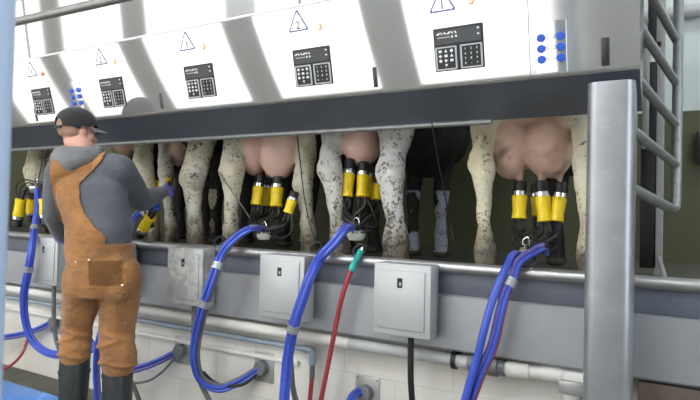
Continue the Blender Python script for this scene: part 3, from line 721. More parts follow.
# ------------------------------------------------------------------ milking clusters
def teat_cup(root, a, c, r):
    """a = teat end (liner head), c = tube end"""
    a, c = V(a), V(c); L = (c - a).length; mt = frame_mtx(a, c - a)
    b = BM(); lathe(b, [(r * .95, L * .36), (r * 1.03, L * .40), (r * .98, L * .58), (r * .90, L * .80), (r * 1.02, L * .985), (r * .9, L)], mt, 20); cup = obj('teat_cup', b, m_yellow, root)
    b = BM(); lathe(b, [(r * .72, -.004), (r * .86, 0), (r * .93, L * .08), (r * .84, L * .14), (r * .95, L * .27)], mt, 18); obj('liner_head', b, m_black, cup)
    b = BM(); lathe(b, [(r * .98, L * .26), (r * 1.0, L * .265), (r * 1.0, L * .37), (r * .98, L * .375)], mt, 18); obj('steel_ring', b, m_chrome, cup)
    return cup
def cluster(label, cups, claw, Yc, bowl=True, loops=()):
    """cups: (ax, ay, Ya, cx, cy, Yb, r_px); claw: px"""
    c0 = at(claw[0], claw[1], Yc)
    r = thing('milking_cluster', c0, label, 'milking cluster', 'milking clusters')
    k = -(CAMI @ c0).z / FPX
    mt = frame_mtx(c0, (0, 0, 1))
    R = claw[2] * k
    b = BM(); lathe(b, [(R * .35, -R * .95), (R * .75, -R * .85), (R * .98, -R * .45), (R, -.05 * R)], mt, 22); obj('claw_bowl', b, m_milk if bowl else m_chrome, r)
    b = BM(); lathe(b, [(R * 1.06, -R * .1), (R * 1.08, R * .1), (R * .85, R * .35), (R * .35, R * .5), (R * .2, R * .75)], mt, 22); cl = obj('claw_lid', b, m_chrome, r)
    b = BM(); tube(b, [c0 + V((-R * .3, 0, R * .5)), c0 + V((-R * .3, 0, R * 1.2)), c0 + V((R * .1, 0, R * 1.5)), c0 + V((R * .35, 0, R * 1.1)), c0 + V((R * .3, 0, R * .5))], .0035, 8, 5); obj('hanger_hook', b, m_chrome, cl)
    for i, (ax, ay, Ya, cx, cy, Yb, rp) in enumerate(cups):
        a, c = at(ax, ay, Ya), at(cx, cy, Yb); rr = rp * -(CAMI @ a).z / FPX
        teat_cup(r, a, c, rr)
        ang = 2 * PI * i / len(cups) + .4
        q = c0 + V((math.cos(ang) * R * .8, math.sin(ang) * R * .8, R * .25))
        d = (c - a).normalized()
        sag = .05
        for s in (-1, 1):
            side = V((s * rr * .55, 0, 0))
            mid1 = c + d * .05 + side
            mid2 = (c * .45 + q * .55) + V((.02 * s * (1 if c.x > c0.x else -1), -.01, -sag * .35)) + V(((c.x - c0.x) * .35, 0, 0))
            b = BM(); tube(b, [c - d * .01 + side * .8, mid1, mid2, q + side * .3], .0115 if s > 0 else .0085, 8, 6); obj('short_tube', b, m_black, r)
    for lp in loops:
        b = BM(); tube(b, [at(*p) for p in lp], .005, 8, 6); obj('pulse_tube', b, m_black, r)
    return r
cluster('milking cluster on the mud-smeared udder, three yellow cups left of the big post',
        [(520, 182, 2.74, 519, 219, 2.72, 7.3), (541, 182, 2.74, 545, 222, 2.72, 7.3), (561, 184, 2.78, 556, 222, 2.74, 7.0), (536, 186, 2.92, 538, 216, 2.9, 6)], (526, 251, 9), 2.60, bowl=False,
        loops=[[(514, 216, 2.72), (511, 236, 2.7), (517, 250, 2.66), (526, 247, 2.62)], [(556, 222, 2.74), (557, 245, 2.7), (548, 250, 2.64), (535, 248, 2.6)], [(524, 216, 2.72), (527, 235, 2.7), (529, 247, 2.62)]])
cluster('milking cluster with cloudy bowl behind the teal hose nozzle',
        [(350, 160, 2.74, 347, 197, 2.71, 6.2), (364, 163, 2.74, 362, 197, 2.71, 6.2), (369, 166, 2.86, 370, 198, 2.84, 5), (378, 176, 2.84, 376, 200, 2.80, 5.2)], (356, 232, 9.5), 2.60,
        loops=[[(350, 196, 2.7), (338, 215, 2.66), (330, 228, 2.66), (345, 230, 2.62)], [(378, 200, 2.8), (380, 218, 2.72), (372, 230, 2.64), (360, 229, 2.6)], [(366, 197, 2.72), (374, 214, 2.7), (376, 226, 2.64), (362, 226, 2.6)], [(346, 197, 2.7), (345, 213, 2.66), (352, 226, 2.62)]])
cluster('milking cluster under the pink two-lobed udder with one cup tilted outward',
        [(260, 176, 2.76, 256, 205, 2.73, 5.6), (278, 177, 2.76, 276, 207, 2.73, 6.4), (269, 178, 2.86, 266, 206, 2.84, 5.0), (295, 192, 2.66, 288, 213, 2.64, 5.2)], (264, 233, 7.5), 2.58,
        loops=[[(288, 213, 2.64), (287, 225, 2.62), (278, 232, 2.6), (266, 230, 2.58)], [(256, 205, 2.73), (250, 217, 2.68), (254, 226, 2.62), (262, 229, 2.58)], [(291, 211, 2.64), (292, 230, 2.62), (282, 238, 2.6), (268, 233, 2.58)], [(270, 206, 2.7), (272, 220, 2.64), (268, 228, 2.58)]])
cluster('detached milking cluster hanging with its cups upside down left of the man',
        [(17, 226, 2.44, 21, 199, 2.44, 5.2), (46, 225, 2.40, 44, 199, 2.40, 5.2), (31, 221, 2.60, 31, 199, 2.58, 4.5), (40, 220, 2.62, 40, 198, 2.6, 4.5)], (36, 187, 6.5), 2.48, bowl=False,
        loops=[[(22, 200, 2.44), (20, 190, 2.44), (27, 183, 2.45), (35, 184, 2.47)], [(44, 199, 2.4), (47, 188, 2.42), (43, 182, 2.44), (37, 184, 2.47)], [(19, 200, 2.44), (16, 187, 2.42), (24, 180, 2.42), (36, 182, 2.46)]])
cluster('milking cluster held under the man\'s arm, one yellow cup dangling',
        [(172, 167, 2.84, 168, 182, 2.78, 3.2), (139, 236, 2.42, 150, 217, 2.40, 5.2), (164, 176, 2.86, 160, 192, 2.8, 3.6), (150, 226, 2.56, 154, 212, 2.54, 4)], (147, 211, 7), 2.42, bowl=False)

# ------------------------------------------------------------------ hose bundles
def bundle(label, path, rad, mats, spread=.016, clamps=(), group='milk hose bundles hanging over the deck edge', n=None, name='milk_hose_bundle', cat='hose', taper=None):
    P = crom([at(*p) if len(p) == 3 else V(p[:3]) for p in path], 8)
    r = thing(name, P[0], label, cat, group)
    k = len(mats)
    view = V((-.5, .86, 0))
    for i, m in enumerate(mats):
        pts = []
        for j, p in enumerate(P):
            t = (P[min(j + 1, len(P) - 1)] - P[max(j - 1, 0)]).normalized()
            side = t.cross(V((0, 1, 0)) if abs(t.y) < .8 else V((0, 0, 1))); side.normalize()
            up = t.cross(side)
            f = j / (len(P) - 1); w = 1.0
            if taper: w = 1 + (taper - 1) * (.5 - .5 * math.cos(2 * PI * f))
            ang = 2 * PI * i / k + .5 + .9 * f
            pts.append(p + side * (math.cos(ang) * spread * w) + up * (math.sin(ang) * spread * .8 * w))
        b = BM(); tube(b, pts, rad, 10); obj('hose', b, m, r)
    for f in clamps:
        j = int(f * (len(P) - 1)); t = (P[min(j + 1, len(P) - 1)] - P[j - 1]).normalized()
        w = 1 + ((taper or 1) - 1) * (.5 - .5 * math.cos(2 * PI * f))
        b = BM(); 
        for o_ in (-.012, .012): tube(b, [P[j] + t * (o_ - .007), P[j] + t * (o_ + .007)], spread * w + rad + .003, 16)
        tube(b, [P[j] - t * .02, P[j] + t * .02], spread * w + rad + .001, 16)
        obj('hose_clamp', b, m_clamp, r)
    return r
bundle('thick blue hose bundle looping over the rail left of the big post',
       [(546, 252, 2.52), (543, 247, 2.48), (531, 253, 2.44), (519, 262, 2.40), (513, 278, 2.36), (506, 292, 2.33), (500, 315, 2.31), (493, 345, 2.30), (480, 375, 2.30), (470, 402, 2.31), (462, 425, 2.33), (450, 465, 2.36), (432, 501, 2.40)],
       .0105, [m_blue, m_violet, m_black, m_red], .013, clamps=(.37,))
r = thing('milk_hose', at(515, 257, 2.45), 'single fat blue hose bending over the rail left of the big post', 'hose')
b = BM(); tube(b, [at(*p) for p in [(522, 258, 2.54), (517, 254, 2.46), (512, 256, 2.41), (507, 266, 2.36), (498, 285, 2.31), (491, 305, 2.285), (484, 330, 2.27), (477, 358, 2.27), (467, 392, 2.27), (458, 428, 2.29), (444, 470, 2.32), (424, 500, 2.36)]], .0165, 12, 8); obj('hose', b, m_blue, r)
bundle('blue hose bundle running down beside the red hose',
       [(351, 228, 2.55), (346, 228, 2.47), (334, 243, 2.42), (321, 257, 2.37), (311, 275, 2.28), (302, 300, 2.26), (294, 325, 2.26), (289, 350, 2.29), (286, 375, 2.30), (284, 405, 2.30), (284, 430, 2.32)],
       .0125, [m_blue, m_blue, m_violet, m_blue], .0155, clamps=(.62,))
bundle('blue hose bundle making a wide loop to the wall port under the pink udder',
       [(262, 229, 2.56), (252, 228, 2.46), (238, 236, 2.40), (227, 247, 2.36), (219, 262, 2.30), (212, 282, 2.26), (203, 310, 2.26), (197, 335, 2.29), (195, 358, 2.31), (201, 379, 2.36), (219, 388, 2.42), (240, 381, 2.49), (256, 371, 2.54), (266, 366, 2.565)],
       .011, [m_blue, m_blue, m_violet, m_greyhose], .014, clamps=(.33, .45), taper=1.5)
bundle('blue hose bundle left of the man, hanging from the detached cluster',
       [(37, 190, 2.47), (38, 205, 2.42), (35, 226, 2.34), (32, 248, 2.255), (28, 272, 2.25), (24, 295, 2.26), (25, 318, 2.30), (31, 338, 2.33), (44, 351, 2.36), (62, 355, 2.40), (85, 350, 2.46), (110, 348, 2.52)],
       .0115, [m_blue, m_blue, m_black, m_blue], .0145, clamps=(.20, .36), taper=1.25)
bundle('dark and blue hose bundle from the left edge to a wall port',
       [(-14, 338, 2.45), (5, 337, 2.47), (22, 334, 2.49), (38, 329, 2.52), (50, 323, 2.555), (56, 321, 2.57)],
       .012, [m_blue, m_violet, m_black], .014)
bundle('violet hose bundle running from behind the man\'s legs to a wall port at his right',
       [(88, 338, 2.36), (104, 358, 2.40), (128, 369, 2.42), (145, 366, 2.46), (160, 360, 2.51), (172, 354, 2.55), (182, 350, 2.565)],
       .012, [m_blue, m_violet, m_greyhose], .014)
bundle('blue hose bundle emerging under the man\'s arm and running behind his hip',
       [(160, 207, 2.47), (152, 209, 2.44), (142, 212, 2.40), (134, 219, 2.37), (129, 231, 2.34), (127, 250, 2.30), (123, 280, 2.25), (112, 310, 2.24), (100, 335, 2.26), (96, 365, 2.30), (98, 410, 2.34)],
       .012, [m_blue, m_blue, m_violet], .0145)
bundle('blue hoses from the wall port leaving the bottom edge below the middle box',
       [(346, 412, 2.38), (350, 402, 2.42), (354, 395, 2.48), (361, 391, 2.54), (368, 391, 2.568)], .013, [m_blue, m_blue], .011)
# grey drooping hose beside the man's right and second loop under the wide loop
r = thing('drop_hose', at(208, 376, 2.4), 'thin dark hose drooping below the wide blue loop', 'hose')
b = BM(); tube(b, [at(*p) for p in [(203, 372, 2.45), (214, 382, 2.44), (228, 386, 2.44), (244, 384, 2.48), (258, 373, 2.54)]], .009, 10, 8); obj('hose', b, m_black, r)
r = thing('drop_hose', at(150, 380, 2.4), 'thin dark hose drooping below the violet hoses at the man\'s right', 'hose')
b = BM(); tube(b, [at(*p) for p in [(120, 380, 2.42), (134, 383, 2.42), (150, 380, 2.45), (164, 370, 2.5), (176, 356, 2.55)]], .008, 10, 8); obj('hose', b, m_greyhose, r)

# wall ports
for (px, py, lab) in ((264, 367, 'square steel wall port holding the wide loop of blue hoses'), (183, 350, 'steel wall port just right of the man\'s knee'),
                      (57, 322, 'steel wall port at the man\'s left hip height, near the left post'), (367, 392, 'steel wall port at the bottom edge below the middle box')):
    c = at(px, py, YW); r = thing('hose_port', c, lab, 'wall port', 'steel wall ports')
    b = BM(); box(b, (c.x - .065, YW - .008, c.z - .085), (c.x + .075, YW, c.z + .085), .003); obj('port_plate', b, m_plate, r)
    b = BM(); disc(b, c + V((0, -.006, 0)), (0, -1, 0), .042, .045, 18, .006); obj('port_nozzle', b, m_union, r)
    b = BM()
    for sx in (-.052, .062):
        for sz in (-.07, .07): disc(b, c + V((sx, -.007, sz)), (0, -1, 0), .006, .004, 8)
    obj('screws', b, m_chrome, r)['kind'] = 'stuff'

# red wash-down hose with teal nozzle
r = thing('wash_hose', at(345, 285, 2.36), 'red wash-down hose hanging from the rail with a teal nozzle', 'hose')
b = BM(); tube(b, [at(*p) for p in [(352, 268, 2.385), (346, 284, 2.37), (340, 305, 2.37), (335, 330, 2.38), (329, 360, 2.39), (323, 390, 2.40), (317, 420, 2.42)]], .0125, 12, 8); obj('hose', b, m_red, r)
b = BM(); a, c = at(361, 250, 2.425), at(351, 271, 2.38); d = c - a
tube(b, [a, a + d * .15, a + d * .2, a + d * .35, a + d * .4, a + d * .55, a + d * .6, a + d * .8, c], [.013, .016, .013, .0165, .0135, .0175, .015, .019, .017], 14); nz = obj('nozzle', b, m_teal, r)
b = BM(); tube(b, [a - d * .12, a + d * .02], [.008, .010], 10); obj('nozzle_tip', b, m_chrome, nz)
r = thing('wash_hose', at(22, 352, 2.4), 'red hose dropping to the floor at the far left', 'hose')
b = BM(); tube(b, [at(*p) for p in [(30, 328, 2.52), (28, 338, 2.48), (23, 352, 2.44), (15, 362, 2.4), (4, 369, 2.38), (-12, 372, 2.36)]], .011, 10, 8); obj('hose', b, m_red, r)

# hose guides on the nosing, and thin retraction cords
for px, py, lab in ((316, 249, 'dark hose guide ring on the rail under the muddy middle legs'), (219, 243, 'dark hose guide ring on the rail right of the speckled leg'),
                    (359, 254, 'dark hose guide ring on the rail at the teal nozzle'), (528, 268, 'dark hose guide ring on the rail under the rightmost cluster')):
    c = at(px, py, 2.445); c.z = 1.112; r = thing('hose_guide', c, lab, 'guide ring', 'hose guide rings on the rail')
    b = BM(); tube(b, [c + V((math.cos(a) * .030, math.sin(a) * .022, .025 + math.sin(a) * .026)) for a in [k * 2 * PI / 18 for k in range(19)]], .0065, 8, 0); obj('ring', b, m_dark, r)
    b = BM(); disc(b, c + V((0, 0, -.008)), (0, 0, 1), .021, .014, 16, .003); obj('ring_foot', b, m_chrome, r)
for pts, lab in (([(430, 112, 2.40), (434, 135, 2.42), (439, 165, 2.48), (446, 200, 2.56), (452, 232, 2.60), (458, 252, 2.52)], 'thin dark cord hanging across the dark gap between the cows'),
                 ([(295, 113, 2.40), (297, 135, 2.42), (300, 160, 2.48), (304, 195, 2.56), (310, 225, 2.5), (316, 243, 2.46)], 'thin dark cord hanging right of the pink udder'),
                 ([(41, 124, 2.40), (41, 140, 2.42), (42, 160, 2.45), (38, 182, 2.47)], 'thin dark cord holding the detached cluster at left')):
    b = BM(); tube(b, [at(*p) for p in pts], .0032, 8, 6); tag(obj('retraction_cord', b, m_black), lab, 'cord', 'retraction cords')
b = BM(); tube(b, [at(*p) for p in [(219, 172, 2.53), (228, 186, 2.53), (242, 206, 2.54), (250, 218, 2.56)]], .0035, 8, 6)
tag(obj('leg_strap', b, m_greyhose), 'thin brown cord slanting across the hock left of the pink udder', 'cord')

# floor: blue plastic tray and rubber mat
p = [atz(28, 392, 0), atz(62, 386, 0)]
r = thing('rubber_mat', (-3.3, 2.2, 0), 'dark olive rubber mat along the tiled wall at the man\'s boots', 'mat')
b = BM(); box(b, (-7, 2.16, .001), (-1.2, YW - .01, .022), .006); obj('mat_body', b, m_deck, r)
b = BM()
q = atz(40, 394, .05)
box(b, (q.x - .55, q.y - .55, 0), (q.x + .33, q.y + .05, .05), .02); 
tray = tag(obj('floor_tray', b, m_bluemat), 'bright blue plastic tray on the floor left of the man\'s boots', 'tray')

# ------------------------------------------------------------------ the man
def man():
    tf = V((-.50, .866, 0)).normalized(); tr = V((tf.y, -tf.x, 0)); UP = V((0, 0, 1))     # torso facing / his right
    neck = at(83, 151, 1.94); rsh = at(119, 168, 2.02); lsh = at(62, 171, 1.83)
    waist = at(100, 232, 1.94); hip = at(103, 268, 1.94)
    lhip, rhip = at(84, 285, 1.90), at(121, 285, 1.99)
    lkn, rkn = at(77, 330, 1.92), at(117, 333, 2.01)
    lan, ran = at(72, 412, 1.88), at(118, 418, 1.98); lan.z = .115; ran.z = .115
    relb = at(141, 201, 2.26); rwr = at(163, 192, 2.52); rhd = at(170, 187, 2.60)
    lelb = at(55, 214, 1.86); lwr = at(63, 238, 2.08); lhd = at(70, 240, 2.18)
    hc = at(78, 131, 1.95)                                                              # head centre
    hf = V((.16, .97, -.10)).normalized(); hr = hf.cross(UP).normalized(); hu = hr.cross(hf)
    HM = M(((hr.x, hf.x, hu.x, hc.x), (hr.y, hf.y, hu.y, hc.y), (hr.z, hf.z, hu.z, hc.z), (0, 0, 0, 1)))
    HR = HM.to_3x3()
    H = lambda x, y, z: HM @ V((x, y, z))                                               # right, forward, up from the head centre

    def fingers(b, wr, hd, palm_n, grow, r0, curl):
        d = (hd - wr).normalized(); n = (palm_n - d * palm_n.dot(d)).normalized(); s = d.cross(n)
        ell(b, wr + d * .045, (.042, .018, .048), M((s, n, d)).transposed())
        limb(b, [wr - d * .02, wr + d * .03], [.027 + grow, .03 + grow])
        for k, (o, l) in enumerate(((-.030, .066), (-.010, .076), (.010, .071), (.029, .056))):
            p = wr + d * .082 + s * o; pts = [wr + d * .05 + s * o * .8, p]
            a = curl
            for q in (.45, .32, .25):
                dd = d * math.cos(a) + n * math.sin(a); p = p + dd * l * q; pts.append(p); a += curl
            limb(b, pts, [.0105 + grow, .0098 + grow, .009 + grow, .0082 + grow, .007 + grow], 10)
        p = wr + d * .03 - s * .034
        limb(b, [wr + d * .015 - s * .02, p + n * .012 - s * .012, p + d * .03 + n * .026 - s * .014, p + d * .052 + n * .036 - s * .004], [.016 + grow, .0125 + grow, .0105 + grow, .0085 + grow], 10)
    rn, ln = V((-.5, .1, -.85)), V((.3, .3, -.9))

    # body: one continuous surface under the clothes
    b = BM()
    loft(b, [(hip - UP * .06, tr * .14, tf * .10), (hip, tr * .16, tf * .115), (waist, tr * .145, tf * .10), ((waist + neck) / 2 + UP * .02, tr * .17, tf * .115), (neck - UP * .10, tr * .165, tf * .09), (neck - UP * .03, tr * .08, tf * .065)])
    limb(b, [neck - UP * .04, neck + UP * .02, H(0, -.015, -.06)], [.062, .058, .055])
    ell(b, H(0, -.012, .022), (.074, .096, .092), HR, 4)                                  # cranium
    ell(b, H(0, .028, -.045), (.060, .062, .072), HR, 4)                                  # face
    ell(b, H(0, .058, -.098), (.028, .026, .020), HR)                                     # chin
    limb(b, [H(.050, .005, -.070), H(.022, .062, -.098)], [.020, .016]); limb(b, [H(-.050, .005, -.070), H(-.022, .062, -.098)], [.020, .016])   # jaw
    limb(b, [H(0, .084, -.004), H(0, .105, -.036), H(0, .096, -.044)], [.009, .012, .010])   # nose
    limb(b, [H(-.036, .076, .008), H(0, .086, .010), H(.036, .076, .008)], [.010, .010, .010])  # brow
    limb(b, [H(-.016, .086, -.066), H(0, .090, -.064), H(.016, .086, -.066)], [.006, .007, .006]); limb(b, [H(-.014, .085, -.075), H(.014, .085, -.075)], [.007, .007])   # lips
    for s in (-1, 1):
        ell(b, H(s * .076, -.004, -.026), (.010, .019, .031), HR); ell(b, H(s * .081, -.010, -.014), (.007, .018, .017), HR)
        ell(b, H(s * .048, .052, -.032), (.020, .02, .018), HR)
    for sh, el, wr, hd, n in ((rsh, relb, rwr, rhd, rn), (lsh, lelb, lwr, lhd, ln)):
        limb(b, [(neck + sh) / 2 - UP * .04, sh, el, wr], [.06, .055, .042, .029]); fingers(b, wr, hd, n, -.001, 0, .35)
    for hp, kn, an in ((lhip, lkn, lan), (rhip, rkn, ran)):
        limb(b, [hp + UP * .04, hp, kn, kn - UP * .16, an], [.085, .085, .055, .056, .036]); limb(b, [an - UP * .04, an - UP * .05 + tf * .14], [.042, .032])
    me = remesh(b, .0065, 2)
    p = obj('person', None, m_skin, mesh=me)
    tag(p, 'person in grey hoodie, brown bib overalls and dark cap, reaching in towards the cows', 'person')

    # eyes
    for s in (-1, 1):
        b = BM(); ell(b, H(s * .031, .068, -.010), .0105); e = obj('eye', b, m_eye, p)
    # hair: short crop over the back of the skull
    b = BM(); ell(b, H(0, -.016, .020), (.0785, .099, .094), HR, 5)
    bm2 = [v for v in b.verts if (lambda q: q.y > .028 - .25 * max(0, -.0 - q.z) or q.z < -.058 - .15 * q.y or (q.z < -.012 and q.y > -.012))(HM.inverted() @ v.co)]
    bmesh.ops.delete(b, geom=bm2, context='VERTS')
    bmesh.ops.solidify(b, geom=b.faces[:], thickness=.004)
    obj('hair', b, m_hair, p)
    # cap
    b = BM(); ell(b, H(0, -.010, .034), (.092, .115, .098), HR, 5)
    inv = HM.inverted()
    def cut(v):
        q = inv @ v.co
        if q.z < .018 + .02 * (q.y > .03) - .10 * min(0, q.y) * 0 - .018 * (q.y < -.02): return True
        if q.y < -.05 and (q.x / .040) ** 2 + ((q.z - .012) / .032) ** 2 < 1: return True          # strap opening
        return False
    bmesh.ops.delete(b, geom=[v for v in b.verts if cut(v)], context='VERTS'); bmesh.ops.solidify(b, geom=b.faces[:], thickness=.004)
    cap = obj('cap', b, m_cap, p); cap['label'] = 'charcoal baseball cap'
    b = BM()
    rows = []
    for j in range(2):
        for k in range(15): pass
    N_ = 17; top, bot = [], []
    for k in range(N_):
        a = math.radians(-72 + 144 * k / (N_ - 1)); row = []
        for t in (0, .35, .7, 1):
            x = math.sin(a) * (.082 + .004 * t); y = math.cos(a) * .096 - .006 + t * (.072 * math.cos(a) ** .6 if math.cos(a) > 0 else 0)
            z = .034 - .012 * t - .020 * (x / .085) ** 2
            row.append((x, y, z))
        top.append([b.verts.new(H(x, y, z + .0025)) for x, y, z in row]); bot.append([b.verts.new(H(x, y, z - .0015)) for x, y, z in row])
    for g_ in (top, bot):
        for i in range(N_ - 1):
            for j in range(3): b.faces.new((g_[i][j], g_[i + 1][j], g_[i + 1][j + 1], g_[i][j + 1]))
    for i in range(N_ - 1):
        for j in (0, 3): b.faces.new((top[i][j], top[i + 1][j], bot[i + 1][j], bot[i][j]))
    for i in (0, N_ - 1):
        for j in range(3): b.faces.new((top[i][j], top[i][j + 1], bot[i][j + 1], bot[i][j]))
    obj('cap_brim', b, m_brim, cap)
    b = BM(); tube(b, [H(.042 * math.sin(a), -.010 - .108 * math.cos(a * .42), -.002) for a in [(-1.1 + 2.2 * k / 8) for k in range(9)]], .008, 8); obj('cap_strap', b, m_cap, cap)
    b = BM(); ell(b, H(0, -.010, .132), (.008, .008, .004), HR); obj('cap_button', b, m_cap, cap)

    # hoodie
    b = BM()
    def torso(b, g, low=True):
        ch = (waist * .42 + neck * .58)
        rings = [(waist - UP * .06, tr * (.165 + g), tf * (.135 + g)), (waist + UP * .03, tr * (.168 + g), tf * (.135 + g)), (ch, tr * (.192 + g), tf * (.145 + g)),
                 (neck - UP * .13, tr * (.196 + g), tf * (.125 + g)), (neck - UP * .065, tr * (.15 + g), tf * (.10 + g)), (neck - UP * .01, tr * (.078 + g), tf * (.075 + g))]
        if low: rings.insert(0, (hip - UP * .01, tr * (.16 + g), tf * (.13 + g)))
        loft(b, rings, 32)
    torso(b, 0)
    for sh, el, wr in ((rsh, relb, rwr), (lsh, lelb, lwr)):
        d1, d2 = (el - sh), (wr - el)
        inner = sh * .7 + (neck - UP * .1) * .3
        limb(b, [inner, sh - UP * .01, sh + d1 * .5, el, el + d2 * .5, wr - d2 * .13, wr - d2 * .02], [.085, .088, .078, .066, .056, .044, .036])
        for k in range(5):                                                               # sleeve folds
            q = el + d1 * (-.25 + .1 * k) if k < 3 else el + d2 * (.12 * (k - 2))
            ell(b, q - UP * .012, (.066, .066, .014), sub=2)
    me = remesh(b, .009, 4); hd_ = obj('hoodie', None, m_hood, p, mesh=me)
    # knitted cuff bands
    for el, wr in ((relb, rwr), (lelb, lwr)):
        d = (wr - el).normalized(); b = BM(); tube(b, [wr - d * .045, wr - d * .04, wr - d * .005, wr], [.034, .040, .038, .032], 16); obj('cuff', b, m_hood, hd_)
    # hood lying on the back
    b = BM(); back = -tf
    ring = [neck + tr * math.cos(a) * .085 + tf * (math.sin(a) * .078 - .010) + UP * (.0 + .012 * math.sin(a)) for a in [k * 2 * PI / 16 for k in range(17)]]
    limb(b, ring, [.030] * 17, 10)
    hc2 = neck + back * .085 - UP * .055 - tr * .015
    Rt = M((tr, tf, UP)).transposed()
    for k in range(9):                                                                     # draped collar fold sagging to a point
        t = k / 8 * 2 - 1
        q0_ = neck + tr * (t * .105) + back * (.055 + .05 * (1 - t * t)) - UP * .015
        q1_ = neck + tr * (t * .05 - .040) + back * (.115 + .028 * (1 - t * t)) - UP * (.095 + .060 * (1 - abs(t)))
        limb(b, [q0_, (q0_ + q1_) / 2 + back * .016, q1_], [.030, .032, .022], 10)
    me = remesh(b, .008, 6); hood = obj('hood', None, m_hoodin, hd_, mesh=me)

    # overalls: trousers plus back bib and straps
    b = BM()
    loft(b, [(waist - UP * .055, tr * .176, tf * .148), (waist - UP * .10, tr * .178, tf * .150), (hip, tr * .178, tf * .152), (hip - UP * .09, tr * .178, tf * .148), (hip - UP * .15, tr * .15, tf * .12)], 32)
    for sd, hp, kn, an in ((-1, lhip, lkn, lan), (1, rhip, rkn, ran)):
        cuffz = V((an.x, an.y, 0)) * 1; low = kn * .30 + V((an.x, an.y, .10)) * .70; low.z = .515 if sd < 0 else .49; kr = .84 if sd < 0 else 1.0
        mid = (hp + kn) / 2
        limb(b, [hp + UP * .06, hp - UP * .02, mid, kn + UP * .03, kn - UP * .06, kn * .55 + low * .45, low + UP * .03, low], [.108, .106, .100 * (kr + 1) / 2, .094 * kr, .092 * kr, .090 * kr, .094 * kr, .090 * kr], 20)
        ell(b, hp + back * .05 - UP * .0, (.095, .085, .10))                                # seat
        for k, (z, dx, a_) in enumerate(((.0, .01, .3), (-.07, -.012, -.3), (-.14, .012, .25), (-.20, -.008, -.35), (-.24, .01, .2), (.09, .0, .4), (.17, .008, -.3))):   # creases above the boots and behind the knee
            q = kn + UP * z + (low - kn) * (0 if z > 0 else 0); z = z if z > 0 else z * (kn.z - low.z - .015) / .24; f_ = max(0, -z) / (kn.z - low.z); q = V((kn.x + (low.x - kn.x) * f_, kn.y + (low.y - kn.y) * f_, kn.z + z))
            ell(b, q + tr * dx + back * .014, (.099 * kr, .099 * kr, .015), M.Rotation(a_, 3, tf), 3)
    me = remesh(b, .0085, 4); ov = obj('overalls', None, m_duck, p, mesh=me)
    b = BM(); b.from_mesh(hd_.data); b.normal_update()
    for v, q in [(v, v.co + v.normal * .011) for v in b.verts]: v.co = q
    L_ = (waist - neck).normalized()
    def seg_d(q):
        out = 9
        for a, c in ((lsh, lelb), (lelb, lwr)):
            t_ = max(0, min(1, (q - a).dot(c - a) / (c - a).length_squared)); out = min(out, (q - a - (c - a) * t_).length)
        return out
    def keep(v):
        q = v.co; s_ = (q - neck).dot(tr); dz = neck.z - q.z; f_ = (q - (neck + waist) / 2).dot(tf)
        H_ = neck.z - waist.z                                                             # about .43
        t = dz / H_
        if t > 1.22 or abs(s_) > .235 or t < -.1: return False
        if s_ < -.09 and seg_d(q) < .112: return False
        if (q - rsh).length < .075 or (q - lsh).length < .05 or min((q - relb).length, (q - rwr).length, (q - lwr).length) < .12: return False
        if f_ < .03:                                                                       # his back
            c = .012 * 0
            if t < .14: return abs(s_ - .125) < .036 or abs(s_ + .05) < .036                   # two straps over the shoulders
            edge_r = [(.0, .19), (.12, .165), (.28, .105), (.45, .085), (.60, .09), (.74, .12), (.88, .17), (1.0, .225), (1.2, .28)]
            for (t0, e0), (t1, e1) in zip(edge_r, edge_r[1:]):
                if t0 <= t <= t1: er = e0 + (e1 - e0) * (t - t0) / (t1 - t0); break
            else: er = .2
            el_ = -.088 if t < .75 else -.088 - (t - .75) * .5
            return el_ < s_ < er
        if t < .30: return abs(abs(s_) - .08) < .028
        return abs(s_) < .115 + max(0, (t - .75)) * .4
    bmesh.ops.delete(b, geom=[v for v in b.verts if not keep(v)], context='VERTS')
    bmesh.ops.smooth_vert(b, verts=[v for v in b.verts if v.is_boundary], factor=.5, use_axis_x=True, use_axis_y=True, use_axis_z=True)
    bmesh.ops.solidify(b, geom=b.faces[:], thickness=.004)
    obj('bib', b, m_duck, ov)
    # back pocket panel, rivets
    def on_back(px, py, lift=.004):
        d = ray(px, py); o = V((0, 0, CAMZ)); h = None
        bpy.context.view_layer.update()
        ok, loc, nrm, _ = ov.ray_cast(ov.matrix_world.inverted() @ o, d)
        return (loc, nrm) if ok else (o + d * 3, -d)
    b = BM()
    N1, N2 = 14, 10; g_ = []
    for i in range(N1):
        row = []
        for j in range(N2):
            u, v_ = i / (N1 - 1), j / (N2 - 1)
            loc, nrm = on_back(88 + 33 * u + 1.5 * v_, 261 + 25 * v_ * (1 - .10 * abs(u - .5)))
            row.append(b.verts.new(loc + nrm * .003))
        g_.append(row)
    for i in range(N1 - 1):
        for j in range(N2 - 1): b.faces.new((g_[i][j], g_[i + 1][j], g_[i + 1][j + 1], g_[i][j + 1]))
    bmesh.ops.solidify(b, geom=b.faces[:], thickness=.0035)
    pk = obj('back_pocket', b, m_duck2, ov)
    for px, py in ((89, 260), (121, 258), (76, 262), (122, 285), (120, 296), (125, 322)):
        loc, nrm = on_back(px, py); b = BM(); disc(b, loc + nrm * .002, nrm, .0058, .004, 12, .0015); obj('rivet', b, m_stud, ov)
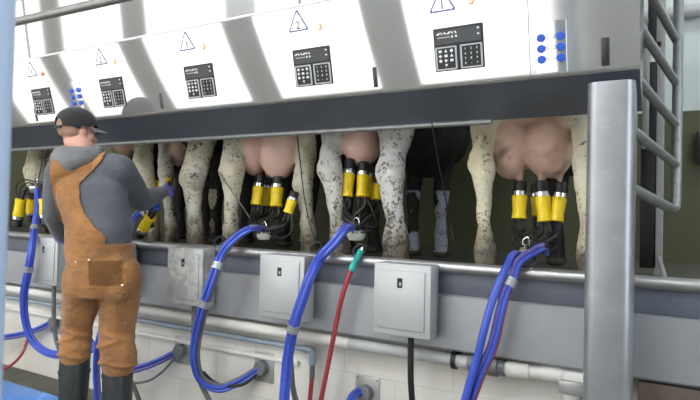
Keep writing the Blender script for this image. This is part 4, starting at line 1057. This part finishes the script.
    # gloves
    for wr, hd, n in ((rwr, rhd, rn), (lwr, lhd, ln)):
        b = BM(); fingers(b, wr, hd, n, .0012, 0, .35); d = (hd - wr).normalized(); tube(b, [wr - d * .06, wr + d * .01], [.036, .034], 14)
        me = remesh(b, .0035, 2); obj('glove', None, m_glove, p, mesh=me)
    # rubber boots
    for sd, kn, an in ((-1, lkn, lan), (1, rkn, ran)):
        td = (tf + tr * sd * .22).normalized(); tsd = V((td.y, -td.x, 0))
        b = BM(); x, y = an.x, an.y
        c = lambda z, f=0.: V((x + (kn.x - x) * max(0, z - .1) / .7 + td.x * f, y + (kn.y - y) * max(0, z - .1) / .7 + td.y * f, z))
        loft(b, [(c(.03), tsd * .048, td * .06), (c(.10), tsd * .050, td * .062), (c(.18), tsd * .060, td * .064), (c(.30), tsd * .074, td * .076), (c(.40), tsd * .077, td * .079), (c(.54), tsd * .076, td * .078)], 26)
        limb(b, [c(.08, -.01), c(.078, .06), c(.070, .14), c(.062, .18)], [.055, .054, .046, .038], 16)
        me = remesh(b, .007, 5)
        bt = obj('boot', None, m_boot, p, mesh=me)
        b = BM()
        for z, w in ((.43, .081),): tube(b, [c(z - .008), c(z + .008)], w, 26)
        obj('boot_band', b, m_boot, bt)
        b = BM(); out = [(tsd * math.cos(a) * .056 + td * (math.sin(a) * .125 + .065)) for a in [k * 2 * PI / 28 for k in range(28)]]
        lo = [b.verts.new(V((x, y, .001 + .021)) + o_) for o_ in out]; hi = [b.verts.new(V((x, y, .045)) + o_ * .98) for o_ in out]
        b.faces.new(lo[::-1]); b.faces.new(hi)
        for k in range(28): b.faces.new((lo[k], lo[(k + 1) % 28], hi[(k + 1) % 28], hi[k]))
        obj('boot_sole', b, m_black, bt)
    return p
man()

# ------------------------------------------------------------------ world and exposure
w = bpy.data.worlds.new('world'); SC.world = w; w.use_nodes = True
w.node_tree.nodes['Background'].inputs['Color'].default_value = (.75, .82, .9, 1); w.node_tree.nodes['Background'].inputs['Strength'].default_value = .25
vs = SC.view_settings; vs.view_transform = 'Standard'; vs.look = 'None'; vs.gamma = 1; vs.use_curve_mapping = False; vs.exposure = 0.27
